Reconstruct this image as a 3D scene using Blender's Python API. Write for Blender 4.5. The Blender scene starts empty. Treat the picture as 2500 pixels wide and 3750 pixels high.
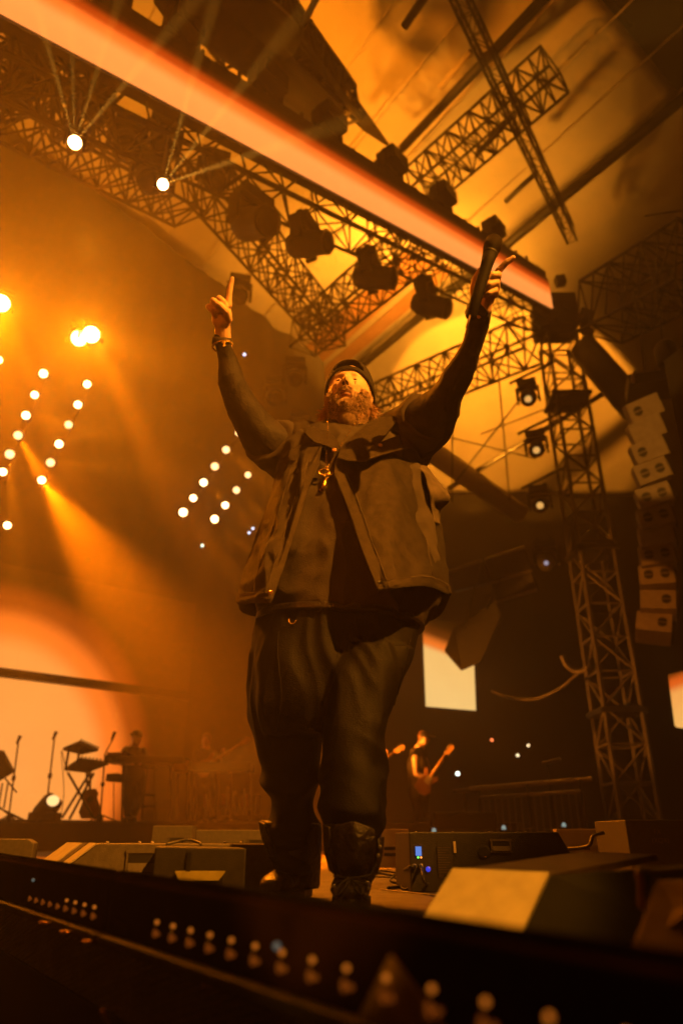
import bpy, math, random
from mathutils import Vector, Matrix, noise
from mathutils.bvhtree import BVHTree
random.seed(7)
R = math.radians
V = Vector
SC = bpy.context.scene
COL = SC.collection

# ---------------------------------------------------------------- camera, world, exposure
PITCH = R(24.7); FPX = 2600.0
CAM = V((0, 0, .166))
cd = bpy.data.cameras.new('camera'); cam = bpy.data.objects.new('camera', cd); COL.objects.link(cam)
cd.sensor_fit = 'VERTICAL'; cd.sensor_height = 36; cd.sensor_width = 24; cd.lens = 36*FPX/3750
cam.location = CAM; cam.rotation_euler = (R(90)+PITCH, 0, 0)
cd.clip_start = .02; cd.clip_end = 400
cd.dof.use_dof = True; cd.dof.focus_distance = 2.65; cd.dof.aperture_fstop = 1.7
SC.camera = cam
W = bpy.data.worlds.new('World'); SC.world = W; W.use_nodes = True
nt = W.node_tree
sky = nt.nodes.new('ShaderNodeTexSky'); sky.sky_type = 'NISHITA'; sky.sun_disc = False
sky.sun_elevation = R(-4); sky.sun_rotation = R(140)
nt.links.new(sky.outputs[0], nt.nodes['Background'].inputs[0]); nt.nodes['Background'].inputs[1].default_value = .0004
SC.view_settings.view_transform = 'Standard'; SC.view_settings.look = 'None'
SC.view_settings.exposure = 0; SC.view_settings.gamma = 1; SC.view_settings.use_curve_mapping = False
SC.cycles.use_denoising = True; SC.cycles.denoising_input_passes = 'RGB_ALBEDO_NORMAL'
SC.cycles.volume_bounces = 0; SC.cycles.max_bounces = 5; SC.cycles.diffuse_bounces = 2; SC.cycles.glossy_bounces = 2
SC.cycles.transmission_bounces = 3; SC.cycles.transparent_max_bounces = 6
SC.cycles.sample_clamp_indirect = 4; SC.cycles.volume_step_rate = 1

# strengths of the stage and added fill lamps (watts) and density of the haze
HAZE = .0105; KEY = 13000; FRONT_FILL = 700; ROOF1 = 2500; ROOF2 = 5600; ROOF3 = 1700; ROOF4 = 1700; SIDE = 3600; ARR = 3200

SP, CP = math.sin(PITCH), math.cos(PITCH)
FW = V((0, CP, SP)); UP = V((0, -SP, CP)); RT = V((1, 0, 0))
def ray(px, py): return FW + RT*((px-1250)/FPX) + UP*((1875-py)/FPX)
def P(px, py, d): return CAM + ray(px, py)*d                 # a point seen at a picture position, d metres along the view axis
def PY(px, py, y): r = ray(px, py); return CAM + r*(y/r.y)    # ... on the upright plane at distance y
def PZ(px, py, z): r = ray(px, py); return CAM + r*((z-CAM.z)/r.z)
K = 1.5944
def QY(x, y, yy): return PY(x*K, y*K, yy)

AMB = (1, .215, .002); DEEP = (1, .17, .001); YEL = (1, .47, .05); RED = (1, .16, .006)

# ---------------------------------------------------------------- materials
MATS = {}
def mat(name, col, rough=.6, metal=0, var=.25, scale=12, bump=.15, bscale=None, coat=0, spec=.5, weave=0):
    if name in MATS: return MATS[name]
    m = bpy.data.materials.new(name); m.use_nodes = True; t = m.node_tree; b = t.nodes['Principled BSDF']
    b.inputs['Roughness'].default_value = rough; b.inputs['Metallic'].default_value = metal
    b.inputs['Specular IOR Level'].default_value = spec
    if coat: b.inputs['Coat Weight'].default_value = coat; b.inputs['Coat Roughness'].default_value = .15
    tc = t.nodes.new('ShaderNodeTexCoord')
    n = t.nodes.new('ShaderNodeTexNoise'); n.inputs['Scale'].default_value = scale; n.inputs['Detail'].default_value = 6
    t.links.new(tc.outputs['Object'], n.inputs['Vector'])
    r = t.nodes.new('ShaderNodeValToRGB'); r.color_ramp.elements[0].position = .3; r.color_ramp.elements[1].position = .7
    r.color_ramp.elements[0].color = tuple(c*(1-var) for c in col)+(1,); r.color_ramp.elements[1].color = tuple(min(1, c*(1+var)) for c in col)+(1,)
    t.links.new(n.outputs['Fac'], r.inputs['Fac']); t.links.new(r.outputs['Color'], b.inputs['Base Color'])
    if bump:
        n2 = t.nodes.new('ShaderNodeTexNoise'); n2.inputs['Scale'].default_value = bscale or scale*6; n2.inputs['Detail'].default_value = 4
        t.links.new(tc.outputs['Object'], n2.inputs['Vector'])
        h = n2.outputs['Fac']
        if weave:
            w = t.nodes.new('ShaderNodeTexWave'); w.inputs['Scale'].default_value = weave; w.inputs['Distortion'].default_value = 1.5; w.bands_direction = 'DIAGONAL'
            t.links.new(tc.outputs['Object'], w.inputs['Vector'])
            a = t.nodes.new('ShaderNodeMath'); a.operation = 'ADD'; t.links.new(h, a.inputs[0]); t.links.new(w.outputs['Fac'], a.inputs[1]); h = a.outputs[0]
        bp = t.nodes.new('ShaderNodeBump'); bp.inputs['Strength'].default_value = bump; bp.inputs['Distance'].default_value = .01
        t.links.new(h, bp.inputs['Height']); t.links.new(bp.outputs[0], b.inputs['Normal'])
    MATS[name] = m
    return m
def glow(name, col, s):
    if name in MATS: return MATS[name]
    m = bpy.data.materials.new(name); m.use_nodes = True; t = m.node_tree; b = t.nodes['Principled BSDF']
    b.inputs['Base Color'].default_value = (.02, .02, .02, 1); b.inputs['Roughness'].default_value = .3
    b.inputs['Emission Color'].default_value = tuple(col)+(1,); b.inputs['Emission Strength'].default_value = s
    MATS[name] = m; return m
def screen_mat(name, stops, radial=None, s=1.0, tilt=0):
    """lit LED screen whose picture is a soft gradient (along v, or round a centre in uv), with faint LED tile joints"""
    m = bpy.data.materials.new(name); m.use_nodes = True; t = m.node_tree; b = t.nodes['Principled BSDF']
    b.inputs['Base Color'].default_value = (.01, .01, .01, 1); b.inputs['Roughness'].default_value = .5
    tc = t.nodes.new('ShaderNodeTexCoord'); mp = t.nodes.new('ShaderNodeMapping'); t.links.new(tc.outputs['UV'], mp.inputs['Vector'])
    if radial:
        cx, cy, sx, sy = radial
        mp.inputs['Location'].default_value = (-cx*sx, -cy*sy, 0); mp.inputs['Scale'].default_value = (sx, sy, 0)
        L = t.nodes.new('ShaderNodeVectorMath'); L.operation = 'LENGTH'; t.links.new(mp.outputs[0], L.inputs[0]); fac = L.outputs['Value']
    else:
        mp.inputs['Rotation'].default_value = (0, 0, tilt)
        sx = t.nodes.new('ShaderNodeSeparateXYZ'); t.links.new(mp.outputs[0], sx.inputs[0]); fac = sx.outputs['Y']
    r = t.nodes.new('ShaderNodeValToRGB'); cr = r.color_ramp; cr.interpolation = 'EASE'
    while len(cr.elements) < len(stops): cr.elements.new(.5)
    for e, (p, c) in zip(cr.elements, stops): e.position = p; e.color = tuple(c)+(1,)
    t.links.new(fac, r.inputs[0])
    n = t.nodes.new('ShaderNodeTexNoise'); n.inputs['Scale'].default_value = 3; t.links.new(tc.outputs['UV'], n.inputs['Vector'])
    mr = t.nodes.new('ShaderNodeMapRange'); mr.inputs['To Min'].default_value = s*.93; mr.inputs['To Max'].default_value = s*1.07
    t.links.new(n.outputs['Fac'], mr.inputs['Value'])
    t.links.new(r.outputs['Color'], b.inputs['Emission Color']); t.links.new(mr.outputs[0], b.inputs['Emission Strength'])
    return m
M_black = mat('black_metal', (.012, .011, .010), .55, .2, .4, 6, .2)
M_steel = mat('dark_steel', (.016, .014, .012), .6, .1, .3, 5, .15)
M_alu = mat('worn_aluminium', (.32, .3, .27), .42, .7, .3, 7, .15)
M_rig = mat('rig_paint', (.012, .011, .010), .7, 0, .4, 9, .2)
M_plast = mat('black_plastic', (.005, .0045, .004), .7, 0, .4, 15, .1, spec=.12)
M_wedge = mat('textured_speaker_paint', (.085, .07, .05), .62, 0, .2, 60, .25, 400)
M_pale = mat('pale_grille_cloth', (.42, .36, .25), .8, 0, .12, 25, .25, 500)
M_cab = mat('array_cabinet_paint', (.30, .26, .2), .6, 0, .12, 12, .1)
M_floor = mat('stage_deck_rubber', (.09, .068, .045), .55, 0, .4, 9, .6, 60, weave=55)
M_wood = mat('varnished_wood', (.3, .13, .04), .35, 0, .35, 8, .1, coat=.3)
M_skin = mat('skin', (.80, .51, .33), .48, 0, .12, 40, .25, 180)
M_gold = mat('gold', (.8, .5, .12), .25, 1, .15, 60, .3, 300)
M_vest = mat('washed_work_vest_cotton', (.12, .085, .045), .9, 0, .16, 42, 1.0, 300, weave=220)
M_shirt = mat('black_tee_cotton', (.048, .034, .021), .9, 0, .2, 14, .3, 260)
M_sleeve = mat('tattooed_dark_arm', (.020, .012, .008), .75, 0, .35, 18, .25, 150)
M_pants = mat('black_denim', (.0055, .0038, .0025), .6, 0, .3, 14, .35, 300, spec=.2)
M_leather = mat('black_boot_leather', (.016, .011, .008), .36, 0, .4, 12, .5, 90, coat=.15)
M_hair = mat('red_brown_hair', (.16, .07, .025), .5, 0, .5, 60, 0)
M_cap = mat('dark_cap_mesh', (.018, .011, .007), .8, 0, .4, 60, .6, 350)
M_roof = mat('roof_fabric', (.5, .45, .38), .8, 0, .12, .5, .15, 1.2)
M_drape = mat('black_drape', (.016, .014, .012), .95, 0, .4, .8, .4, 3)
M_rubber = mat('cable_rubber', (.015, .014, .013), .5, 0, .3, 12, .1)
M_white = mat('pale_lacquer', (.5, .42, .32), .5, 0, .15, 12, .1)
M_lens = mat('dark_lens_glass', (.02, .02, .02), .08, 0, .1, 5, 0, coat=1)

# ---------------------------------------------------------------- mesh builder
class MB:
    def __init__(s): s.v = []; s.f = []
    def add(s, vs, fs):
        o = len(s.v); s.v += [V(v) for v in vs]; s.f += [tuple(i+o for i in f) for f in fs]; return s
    def box(s, c, size, M=None, bevel=0):
        sx, sy, sz = [a/2 for a in size]; M = M or Matrix.Identity(3); c = V(c)
        vs = [c + M @ V((x*sx, y*sy, z*sz)) for x in (-1, 1) for y in (-1, 1) for z in (-1, 1)]
        return s.add(vs, [(0, 1, 3, 2), (4, 6, 7, 5), (0, 4, 5, 1), (2, 3, 7, 6), (0, 2, 6, 4), (1, 5, 7, 3)])
    def tube(s, pts, rad, n=8, cap=True):
        pts = [V(p) for p in pts]; k = len(pts)
        if not hasattr(rad, '__len__'): rad = [rad]*k
        ref = None; rings = []
        for i, p in enumerate(pts):
            t = (pts[min(i+1, k-1)]-pts[max(i-1, 0)]).normalized()
            if ref is None: ref = t.orthogonal().normalized()
            ref = (ref - t*ref.dot(t))
            ref = ref.normalized() if ref.length > 1e-6 else t.orthogonal().normalized()
            b = t.cross(ref)
            rings.append([p + (ref*math.cos(2*math.pi*j/n) + b*math.sin(2*math.pi*j/n))*rad[i] for j in range(n)])
        vs = [v for r in rings for v in r]; fs = []
        for i in range(k-1):
            for j in range(n):
                a = i*n+j; b2 = i*n+(j+1) % n; fs.append((a, b2, b2+n, a+n))
        if cap: fs.append(tuple(range(n))[::-1]); fs.append(tuple(range((k-1)*n, k*n)))
        return s.add(vs, fs)
    def lathe(s, prof, n=20, M=None, c=(0, 0, 0)):
        """profile of (radius, height) round local z"""
        M = M or Matrix.Identity(3); c = V(c); k = len(prof)
        vs = [c + M @ V((r*math.cos(2*math.pi*j/n), r*math.sin(2*math.pi*j/n), z)) for r, z in prof for j in range(n)]
        fs = [(i*n+j, i*n+(j+1) % n, (i+1)*n+(j+1) % n, (i+1)*n+j) for i in range(k-1) for j in range(n)]
        fs += [tuple(range(n))[::-1], tuple(range((k-1)*n, k*n))]
        return s.add(vs, fs)
    def ell(s, c, r, M=None, nu=20, nv=12):
        prof = [(max(1e-4, math.sin(math.pi*i/nv)), -math.cos(math.pi*i/nv)) for i in range(nv+1)]
        M = (M or Matrix.Identity(3)) @ Matrix.Diagonal(V(r))
        return s.lathe(prof, nu, M, c)
    def prism(s, poly, ax0, ax1, org, dep):
        """polygon (u,v) in plane ax0,ax1 at org, extruded by vector dep"""
        org = V(org); ax0 = V(ax0); ax1 = V(ax1); dep = V(dep); k = len(poly)
        vs = [org+ax0*u+ax1*v for u, v in poly]; vs += [v+dep for v in vs]
        fs = [tuple(range(k))[::-1], tuple(range(k, 2*k))]+[(i, (i+1) % k, (i+1) % k+k, i+k) for i in range(k)]
        return s.add(vs, fs)
    def mesh(s, name, org=(0, 0, 0), smooth=False):
        me = bpy.data.meshes.new(name); o = V(org)
        me.from_pydata([v-o for v in s.v], [], s.f); me.update()
        import bmesh
        bm = bmesh.new(); bm.from_mesh(me); bmesh.ops.recalc_face_normals(bm, faces=bm.faces); bm.to_mesh(me); bm.free()
        if smooth: me.polygons.foreach_set('use_smooth', [True]*len(me.polygons))
        return me
def tag(o, label=None, cat=None, group=None, kind=None):
    if label: o['label'] = label
    if cat: o['category'] = cat
    if group: o['group'] = group
    if kind: o['kind'] = kind
    return o
def thing(name, label, cat, loc=(0, 0, 0), group=None, rot=(0, 0, 0)):
    o = bpy.data.objects.new(name, None); o.empty_display_size = .1; COL.objects.link(o); o.location = loc; o.rotation_euler = rot
    return tag(o, label, cat, group)
def link(name, me, m, parent=None, loc=(0, 0, 0)):
    o = bpy.data.objects.new(name, me); COL.objects.link(o); o.location = loc
    if m and not me.materials: me.materials.append(m)
    if parent: o.parent = parent
    return o
def rootloc(o):
    l = V((0, 0, 0))
    while o: l = l+V(o.location); o = o.parent
    return l
def part(name, mb, m, parent=None, smooth=False, bevel=0, label=None):
    """mesh given in world coordinates under an unrotated thing"""
    me = mb.mesh(name, rootloc(parent) if parent else (0, 0, 0), smooth)
    o = link(name, me, m, parent)
    if bevel:
        b = o.modifiers.new('bevel', 'BEVEL'); b.width = bevel; b.segments = 2; b.limit_method = 'ANGLE'
    if label: o['label'] = label
    return o
def single(name, mb, m, label, cat, smooth=False, group=None, kind=None, bevel=0):
    me = mb.mesh(name, (0, 0, 0), smooth); o = link(name, me, m)
    if bevel:
        b = o.modifiers.new('bevel', 'BEVEL'); b.width = bevel; b.segments = 2; b.limit_method = 'ANGLE'
    return tag(o, label, cat, group, kind)
UC = MB().tube([(0, 0, 0), (0, 0, 1)], 1, 6).mesh('rod'); UC.materials.append(M_steel)
UCA = MB().tube([(0, 0, 0), (0, 0, 1)], 1, 6).mesh('rod_alu'); UCA.materials.append(M_alu)
M_tower = mat('tower_steel', (.11, .095, .08), .5, .3, .3, 5, .15)
UCT = MB().tube([(0, 0, 0), (0, 0, 1)], 1, 6).mesh('rod_tower'); UCT.materials.append(M_tower)
def rod(name, a, b, r, parent, me=UC):
    """unit rod mesh shared, stretched from a to b (world)"""
    a = V(a); b = V(b); d = b-a
    o = bpy.data.objects.new(name, me); COL.objects.link(o); o.parent = parent
    o.location = a-rootloc(parent); o.rotation_mode = 'QUATERNION'; o.rotation_quaternion = d.to_track_quat('Z', 'Y'); o.scale = (r, r, d.length)
    return o
def look(d, roll=0):
    """3x3 whose z looks along d"""
    m = V(d).to_track_quat('Z', 'Y').to_matrix()
    return m @ Matrix.Rotation(roll, 3, 'Z')
NL = [0]
def spot(name, loc, target, energy, col, angle, blend=.3, size=.05, parent=None):
    l = bpy.data.lights.new(name, 'SPOT'); l.energy = energy; l.color = col; l.spot_size = R(angle); l.spot_blend = blend; l.shadow_soft_size = size
    o = bpy.data.objects.new(name, l); COL.objects.link(o)
    o.rotation_euler = (V(target)-V(loc)).to_track_quat('-Z', 'Y').to_euler()
    if parent: o.parent = parent; o.location = V(loc)-rootloc(parent)
    else: o.location = loc
    NL[0] += 1
    return o
def truss(label, A, B, w, h, n, group, up=(0, 0, 1), rc=.027, rb=.014, me=UC, name='lighting_truss', side=1):
    """square lattice truss: A-B is one bottom chord"""
    A = V(A); B = V(B); t = thing(name, label, 'truss', A, group)
    ax = (B-A).normalized(); s = ax.cross(V(up)).normalized()*side; u = s.cross(ax).normalized()
    if u.dot(V(up)) < 0: u = -u
    c = [(0, 0), (1, 0), (1, 1), (0, 1)]
    co = lambda i, k: A+(B-A)*(i/n)+s*(w*c[k][0])+u*(h*c[k][1])
    for k in range(4): rod('chord', co(0, k), co(n, k), rc, t, me)
    for i in range(n+1):
        for k in range(4):
            rod('brace', co(i, k), co(i, (k+1) % 4), rb, t, me)
            if i < n:
                a, b = (k, (k+1) % 4) if (i+k) % 2 else ((k+1) % 4, k)
                rod('brace', co(i, a), co(i+1, b), rb, t, me)
    return t

# ---------------------------------------------------------------- setting: floors, riser, roof, drapes
g = MB().box((0, 14, -1.62), (62, 60, .04)); single('ground', g, mat('pit_ground', (.02, .017, .014), .9, 0, .4, 2, .3), None, None, kind='structure')
# stage deck: front edge runs diagonally beside the light batten
BN = V((-.774, 1.985, 0)); BF = V((.01, .826, 0)); BD = (BF-BN).normalized(); BS = V((-BD.y, BD.x, 0))
if BS.y < 0: BS = -BS       # towards the stage
e0 = BN-BD*8+BS*.05; e1 = BF+BD*6+BS*.05
dk = MB().prism([(e0.x, e0.y), (e1.x, e1.y), (16, e1.y), (16, 26), (-16, 26), (-16, e0.y)], (1, 0, 0), (0, 1, 0), (0, 0, -.12), (0, 0, .12))
single('stage_floor', dk, M_floor, None, None, kind='structure')
fs = MB().prism([(0, 0), (1, 0), (1, 1), (0, 1)], (e1-e0), V((0, 0, -1.45)), e0-BS*.0+V((0, 0, -.125)), BS*.03)
single('stage_skirt', fs, M_drape, None, None, kind='structure')
# riser for the band
rz = .38
rs = MB().box((-2.6, 14.0, rz/2+.002), (10.4, 5.6, rz-.01)); single('band_riser', rs, mat('riser_black', (.02, .017, .014), .7, 0, .3, 5, .2), None, None, kind='structure', bevel=.01)
rs2 = MB().box((7.7, 15.4, .16), (9.8, 5.4, .3)); single('side_riser', rs2, MATS['riser_black'], None, None, kind='structure', bevel=.01)

RZ = 15.0
E1 = PZ(2480, 340, RZ); E2 = PZ(1780, 930, RZ); ED = (E2-E1).normalized()
EL = E2+ED*22
G1 = PZ(2200, 0, RZ); GD = (G1-E1).normalized(); G2 = E1+GD*20
def sheet(name, c, nu, nv, m, thick=.01, wav=0, seed=0, kind='structure', along='u'):
    """four-cornered cloth, c = [p00,p10,p11,p01]"""
    c = [V(p) for p in c]; nrm = (c[1]-c[0]).cross(c[3]-c[0]).normalized(); mb = MB(); vs = []
    for j in range(nv+1):
        for i in range(nu+1):
            u, v = i/nu, j/nv
            p = (c[0]*(1-u)+c[1]*u)*(1-v)+(c[3]*(1-u)+c[2]*u)*v
            if wav: p = p+nrm*wav*(noise.noise(V((u*nu*.22, v*nv*.05, seed)))+.5*noise.noise(V((u*nu*.06, v*nv*.16, seed+5))))
            vs.append(p)
    mb.add(vs, [(j*(nu+1)+i, j*(nu+1)+i+1, (j+1)*(nu+1)+i+1, (j+1)*(nu+1)+i) for j in range(nv) for i in range(nu)])
    me = mb.mesh(name, (0, 0, 0), True); o = link(name, me, m)
    sd = o.modifiers.new('s', 'SOLIDIFY'); sd.thickness = thick
    return tag(o, kind=kind)
roof_ = sheet('stage_roof', [G2, E1, EL, EL+GD*20], 60, 90, M_roof, wav=.05, seed=1)
for k in range(11):      # welded seams across the cloth
    a_ = E1+GD*(1.3+1.25*k)+V((0, 0, -.10)); part('seam', MB().tube([a_-ED*1, a_+ED*20], .022, 5), M_roof, roof_)
M_band = mat('ochre_roof_band', (.42, .22, .10), .85, 0, .2, 1.5, .2, 6)
for k, (px, py, w_b) in enumerate(((1560, 985, .9), (1640, 1010, .45))):
    c_ = PZ(px, py, RZ-.16); a_ = c_-ED*.2; b_ = c_+ED*7
    part('band', MB().add([a_, b_, b_+GD*w_b, a_+GD*w_b, a_+V((0, 0, .02)), b_+V((0, 0, .02)), b_+GD*w_b+V((0, 0, .02)), a_+GD*w_b+V((0, 0, .02))], [(0, 1, 2, 3), (7, 6, 5, 4), (0, 4, 5, 1), (1, 5, 6, 2), (2, 6, 7, 3), (3, 7, 4, 0)]), M_band, roof_)
# rear slope of the roof, from the eave beam down to the back wall
rb1 = PY(2900, 1500, 24); rb2 = PY(1150, 1790, 24)
sheet('rear_roof_slope', [E1-ED*6, E2+ED*7, rb2, PY(3300, 1840, 24)], 60, 30, M_roof, wav=.15, seed=3)
sheet('back_wall', [V((-12, 24.3, -.1)), V((22, 24.3, -.1)), V((22, 24.3, 12.6)), V((-12, 24.3, 12.6))], 90, 8, M_drape, wav=.25, seed=5)
# big dark drape behind the band, top edge climbing to the left
D0 = P(0, 430, 16); D1 = P(1190, 1330, 20.3); DD = (D1-D0); D00 = D0-DD*.8
sheet('backdrop', [V((D00.x, D00.y, 0)), V((D1.x, D1.y, 0)), D1, D0-DD*.8], 160, 10, M_drape, wav=.12, seed=8)

# ---------------------------------------------------------------- header beam with the long LED strip
HN = P(0, 45, 6); HF = P(2022, 1130, 16); HA = HF-HN; HL = HA.length
hb = V((-HA.y, HA.x, 0)).normalized()
if hb.y < 0: hb = -hb
def H(s, z=0, b=0): return HN+HA*s+V((0, 0, z))+hb*b
t = thing('header_beam', 'long black header beam with a glowing peach LED strip along its lower face', 'header beam', H(1))
fa = MB(); S0 = -.32
fa.add([H(S0, -.02, .03), H(1, -.02, .03), H(1, 1.12, .03), H(S0, 1.12, .03), H(S0, -.02, .16), H(1, -.02, .16), H(1, 1.12, .16), H(S0, 1.12, .16)],
       [(0, 1, 2, 3), (4, 7, 6, 5), (0, 4, 5, 1), (3, 2, 6, 7), (1, 5, 6, 2), (0, 3, 7, 4)])
part('fascia', fa, M_black, t)
strip = screen_mat('peach_led_strip', [(0, (1, .29, .055)), (.36, (1, .31, .06)), (.60, (1, .17, .018)), (.76, (.42, .04, .002)), (.95, (.02, .002, 0))], s=1.25)
me = bpy.data.meshes.new('led_strip'); ns = 24
vs = [H(S0+(1-S0)*i/ns, z, .0) for i in range(ns+1) for z in (0, .86)]
vs = [v-H(1) for v in vs]
me.from_pydata(vs, [], [(2*i, 2*i+2, 2*i+3, 2*i+1) for i in range(ns)]); uv = me.uv_layers.new(name='UVMap')
for p_ in me.polygons:
    for li, (a, b) in zip(p_.loop_indices, ((0, 0), (1, 0), (1, 1), (0, 1))): uv.data[li].uv = ((p_.index+a)/ns*20, b)
o = link('led_strip', me, strip, t); sd = o.modifiers.new('s', 'SOLIDIFY'); sd.thickness = .02; sd.offset = 0
for i in range(0, 28):   # cap ribs along the fascia's top
    s = S0+(1-S0)*(i+.5)/28
    rod('brace', H(s, 1.12, .1), H(s, 1.22+.05*(i % 3), .1), .03, t)
rod('chord', H(S0, 1.17, .12), H(1, 1.17, .12), .035, t)
truss('black box truss running just under the glowing header strip', H(-.3, -.28, .12), H(1.0, -.28, .12), .52, .55, 24, 'lighting trusses', side=-1)

# ---------------------------------------------------------------- fixtures
def proto_meshes():
    d = {}
    # moving head: hangs down from its clamps at z=0
    m = MB().box((0, 0, -.13), (.36, .26, .13)).box((.12, 0, -.03), (.05, .07, .08)).box((-.12, 0, -.03), (.05, .07, .08)); d['base'] = m.mesh('base')
    m = MB().box((0, 0, -.225), (.42, .12, .05)); m.box((.2, 0, -.36), (.045, .14, .3)).box((-.2, 0, -.36), (.045, .14, .3)); d['yoke'] = m.mesh('yoke')
    m = MB().lathe([(.05, .2), (.12, .19), (.155, .12), (.165, -.02), (.15, -.12), (.14, -.3), (.15, -.33), (.14, -.345)], 18); d['head'] = m.mesh('head', (0, 0, 0), True)
    m = MB().lathe([(.132, -.34), (.13, -.355), (.08, -.375), (.01, -.38)], 18); d['lens'] = m.mesh('lens', (0, 0, 0), True)
    m = MB().box((0, 0, .2), (.26, .2, .17)); m.box((.14, 0, .16), (.02, .05, .2)).box((-.14, 0, .16), (.02, .05, .2)).box((0, 0, .05), (.3, .05, .03)).box((0, 0, .02), (.05, .05, .06)); d['flood'] = m.mesh('housing')
    m = MB().box((0, -.105, .2), (.23, .015, .14)); d['floodlens'] = m.mesh('lens')
    return d
PM = proto_meshes()
for k in ('base', 'yoke', 'head', 'flood'): PM[k].materials.append(M_rig)
PM['lens'].materials.append(M_lens); PM['floodlens'].materials.append(M_lens)
def lensmesh(m):
    k = 'lens_'+m.name
    if k not in PM: PM[k] = PM['lens'].copy(); PM[k].materials.clear(); PM[k].materials.append(m)
    return PM[k]
G_head = 'moving head lights hung from the rig'
def moving_head(loc, aim, label, sc=1, lit=None, group=G_head, up=False, led=None, lsc=1):
    """hung at loc, head aimed towards world point aim"""
    loc = V(loc); t = thing('moving_head_light', label, 'stage light', loc, group)
    piv = V((0, 0, -.42*sc if not up else .42*sc)); d = V(aim)-(loc+piv)
    yaw = math.atan2(d.y, d.x)-math.pi/2
    t.rotation_euler = (0, 0, yaw); t.scale = (sc, sc, sc if not up else sc)
    tilt = math.atan2(-d.z, math.hypot(d.x, d.y))     # 0 = level
    fl = (0, 0, 0) if not up else (math.pi, 0, 0)
    for n_ in ('base', 'yoke'):
        o = link(n_, PM[n_], None, t); o.rotation_euler = fl
    h = link('head', PM['head'], None, t); h.location = (0, 0, -.42 if not up else .42)
    h.rotation_euler = (R(90)-tilt, 0, 0)
    l = link('lens', lensmesh(lit) if lit else PM['lens'], None, h)
    if lsc != 1: l.scale = (lsc, lsc, 1)
    if led:
        o = link('status_light', MB().ell((.02, -.14, -.13), (.02, .01, .02)).mesh('status_light'), led, t)
    return t
G_fl = 'box floodlights along the header beam'
def flood(loc, yaw, label, sc=1):
    t = thing('floodlight', label, 'stage light', loc, G_fl, (0, 0, yaw)); t.scale = (sc,)*3
    link('housing', PM['flood'], None, t); link('lens', PM['floodlens'], None, t); return t
hy = math.atan2(HA.y, HA.x)
ordn = ['first', 'second', 'third', 'fourth', 'fifth', 'sixth', 'seventh', 'eighth', 'ninth', 'tenth', 'eleventh', 'twelfth', 'thirteenth', 'fourteenth']
def s_at(px):
    lo, hi = -.3, 1.2
    for _ in range(40):
        mid = (lo+hi)/2; w = H(mid, 1.3)-CAM; x = 1250+FPX*w.x/w.dot(FW)
        if x < px: lo = mid
        else: hi = mid
    return lo
for i, px in enumerate((430, 690, 1000, 1225, 1455, 1640, 1825)):
    flood(H(s_at(px), 1.16, .1), hy, 'black box floodlight on top of the header beam, %s from the left' % ordn[i], 1.5 if i < 2 else 1.65)

# hanging moving heads under the header truss (dark silhouettes against the lit roof)
for i, (px, py, d, aim) in enumerate(((925, 705, 8.6, (3, 2, 3)), (1115, 800, 9.6, (6, 4, 5)), (1350, 925, 11.2, (9, 6, 5)), (1555, 1030, 12.6, (9, 7, 4)))):
    moving_head(P(px, py, d), aim, 'black moving head light under the header truss, %s of four left of the microphone' % ordn[i], (1.22, 1.1, 1.2, 1.25)[i])

# ---------------------------------------------------------------- more trusses
GT = 'lighting trusses'
TB = PY(2272, 3005, 13.3); TB.z = .3
tw = .68
tower = truss('tall dark truss tower rising from the stage to the right end of the header', TB+V((0, 0, .1)), TB+V((0, 0, 10.6)), tw, tw, 16, GT, up=(0, 1, 0), rc=.038, rb=.022, name='truss_tower', side=-1, me=UCT)
for zz in (2.0, 5.2, 8.9):
    part('collar_plate', MB().box(TB+V((tw/2, tw/2, zz)), (tw*1.25, tw*1.25, .09)), M_steel, tower)
# head block of the tower
t = thing('tower_head_block', 'dark sleeve block joining header, tower and side truss', 'rigging block', TB+V((0, 0, 10.4)), None)
c0 = TB+V((tw/2, tw/2, 11.3))
part('block', MB().box(c0, (.9, .8, .9)), M_black, t)
for k in range(14):
    a = random.random()*6.28
    part('wheel' if k % 3 == 0 else 'bracket', MB().box(c0+V((math.cos(a)*.6, -.3*random.random()-.3, random.uniform(-.9, .8))), (.22, .2, .22), Matrix.Rotation(a, 3, 'Y')), M_steel, t)
# side truss to the right of the tower, big square section
truss('large dark truss jutting right from the tower head', P(2110, 1215, 15.2), P(2470, 1020, 12.6), 1.15, 1.15, 6, GT, rc=.04, rb=.022, side=-1)
# truss falling away behind the performer's head, from the tower to the left
truss('lattice truss behind the face, running left from the tower', P(1985, 1330, 15.6), P(1270, 1610, 19.5), .75, .8, 14, GT, side=-1, rc=.034, rb=.02)
# truss left of the yellow roof panel
truss('cross truss behind the pointing hand, left of the yellow roof', P(1500, 900, 14.2), P(1060, 1270, 18.5), .75, .8, 10, GT, rc=.034, rb=.02, side=1)
truss('ladder truss slanting down right behind the pointing finger', P(690, 745, 11.5), P(1180, 1285, 17.5), .6, .75, 14, GT, rc=.03, rb=.018, side=1)
truss('upper left truss crossing the lit roof above the beam lamps', P(-60, 330, 8.2), P(760, 780, 12.5), .7, .75, 14, GT, rc=.035, rb=.018, side=-1)
truss('short truss at the upper left corner under the strip', P(-100, 470, 9.5), P(430, 360, 12), .6, .6, 8, GT, rc=.03, rb=.016, side=1)
truss('leaning truss post at the upper left edge', P(45, 420, 8.0), P(40, 60, 7.4), .35, .35, 4, GT, rc=.035, rb=.018, side=1, up=(0, 1, 0))
truss('leaning truss post beside the upper left beam lamp', P(255, 560, 9.2), P(265, 190, 8.4), .35, .35, 5, GT, rc=.04, rb=.018, side=1, up=(0, 1, 0))
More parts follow.
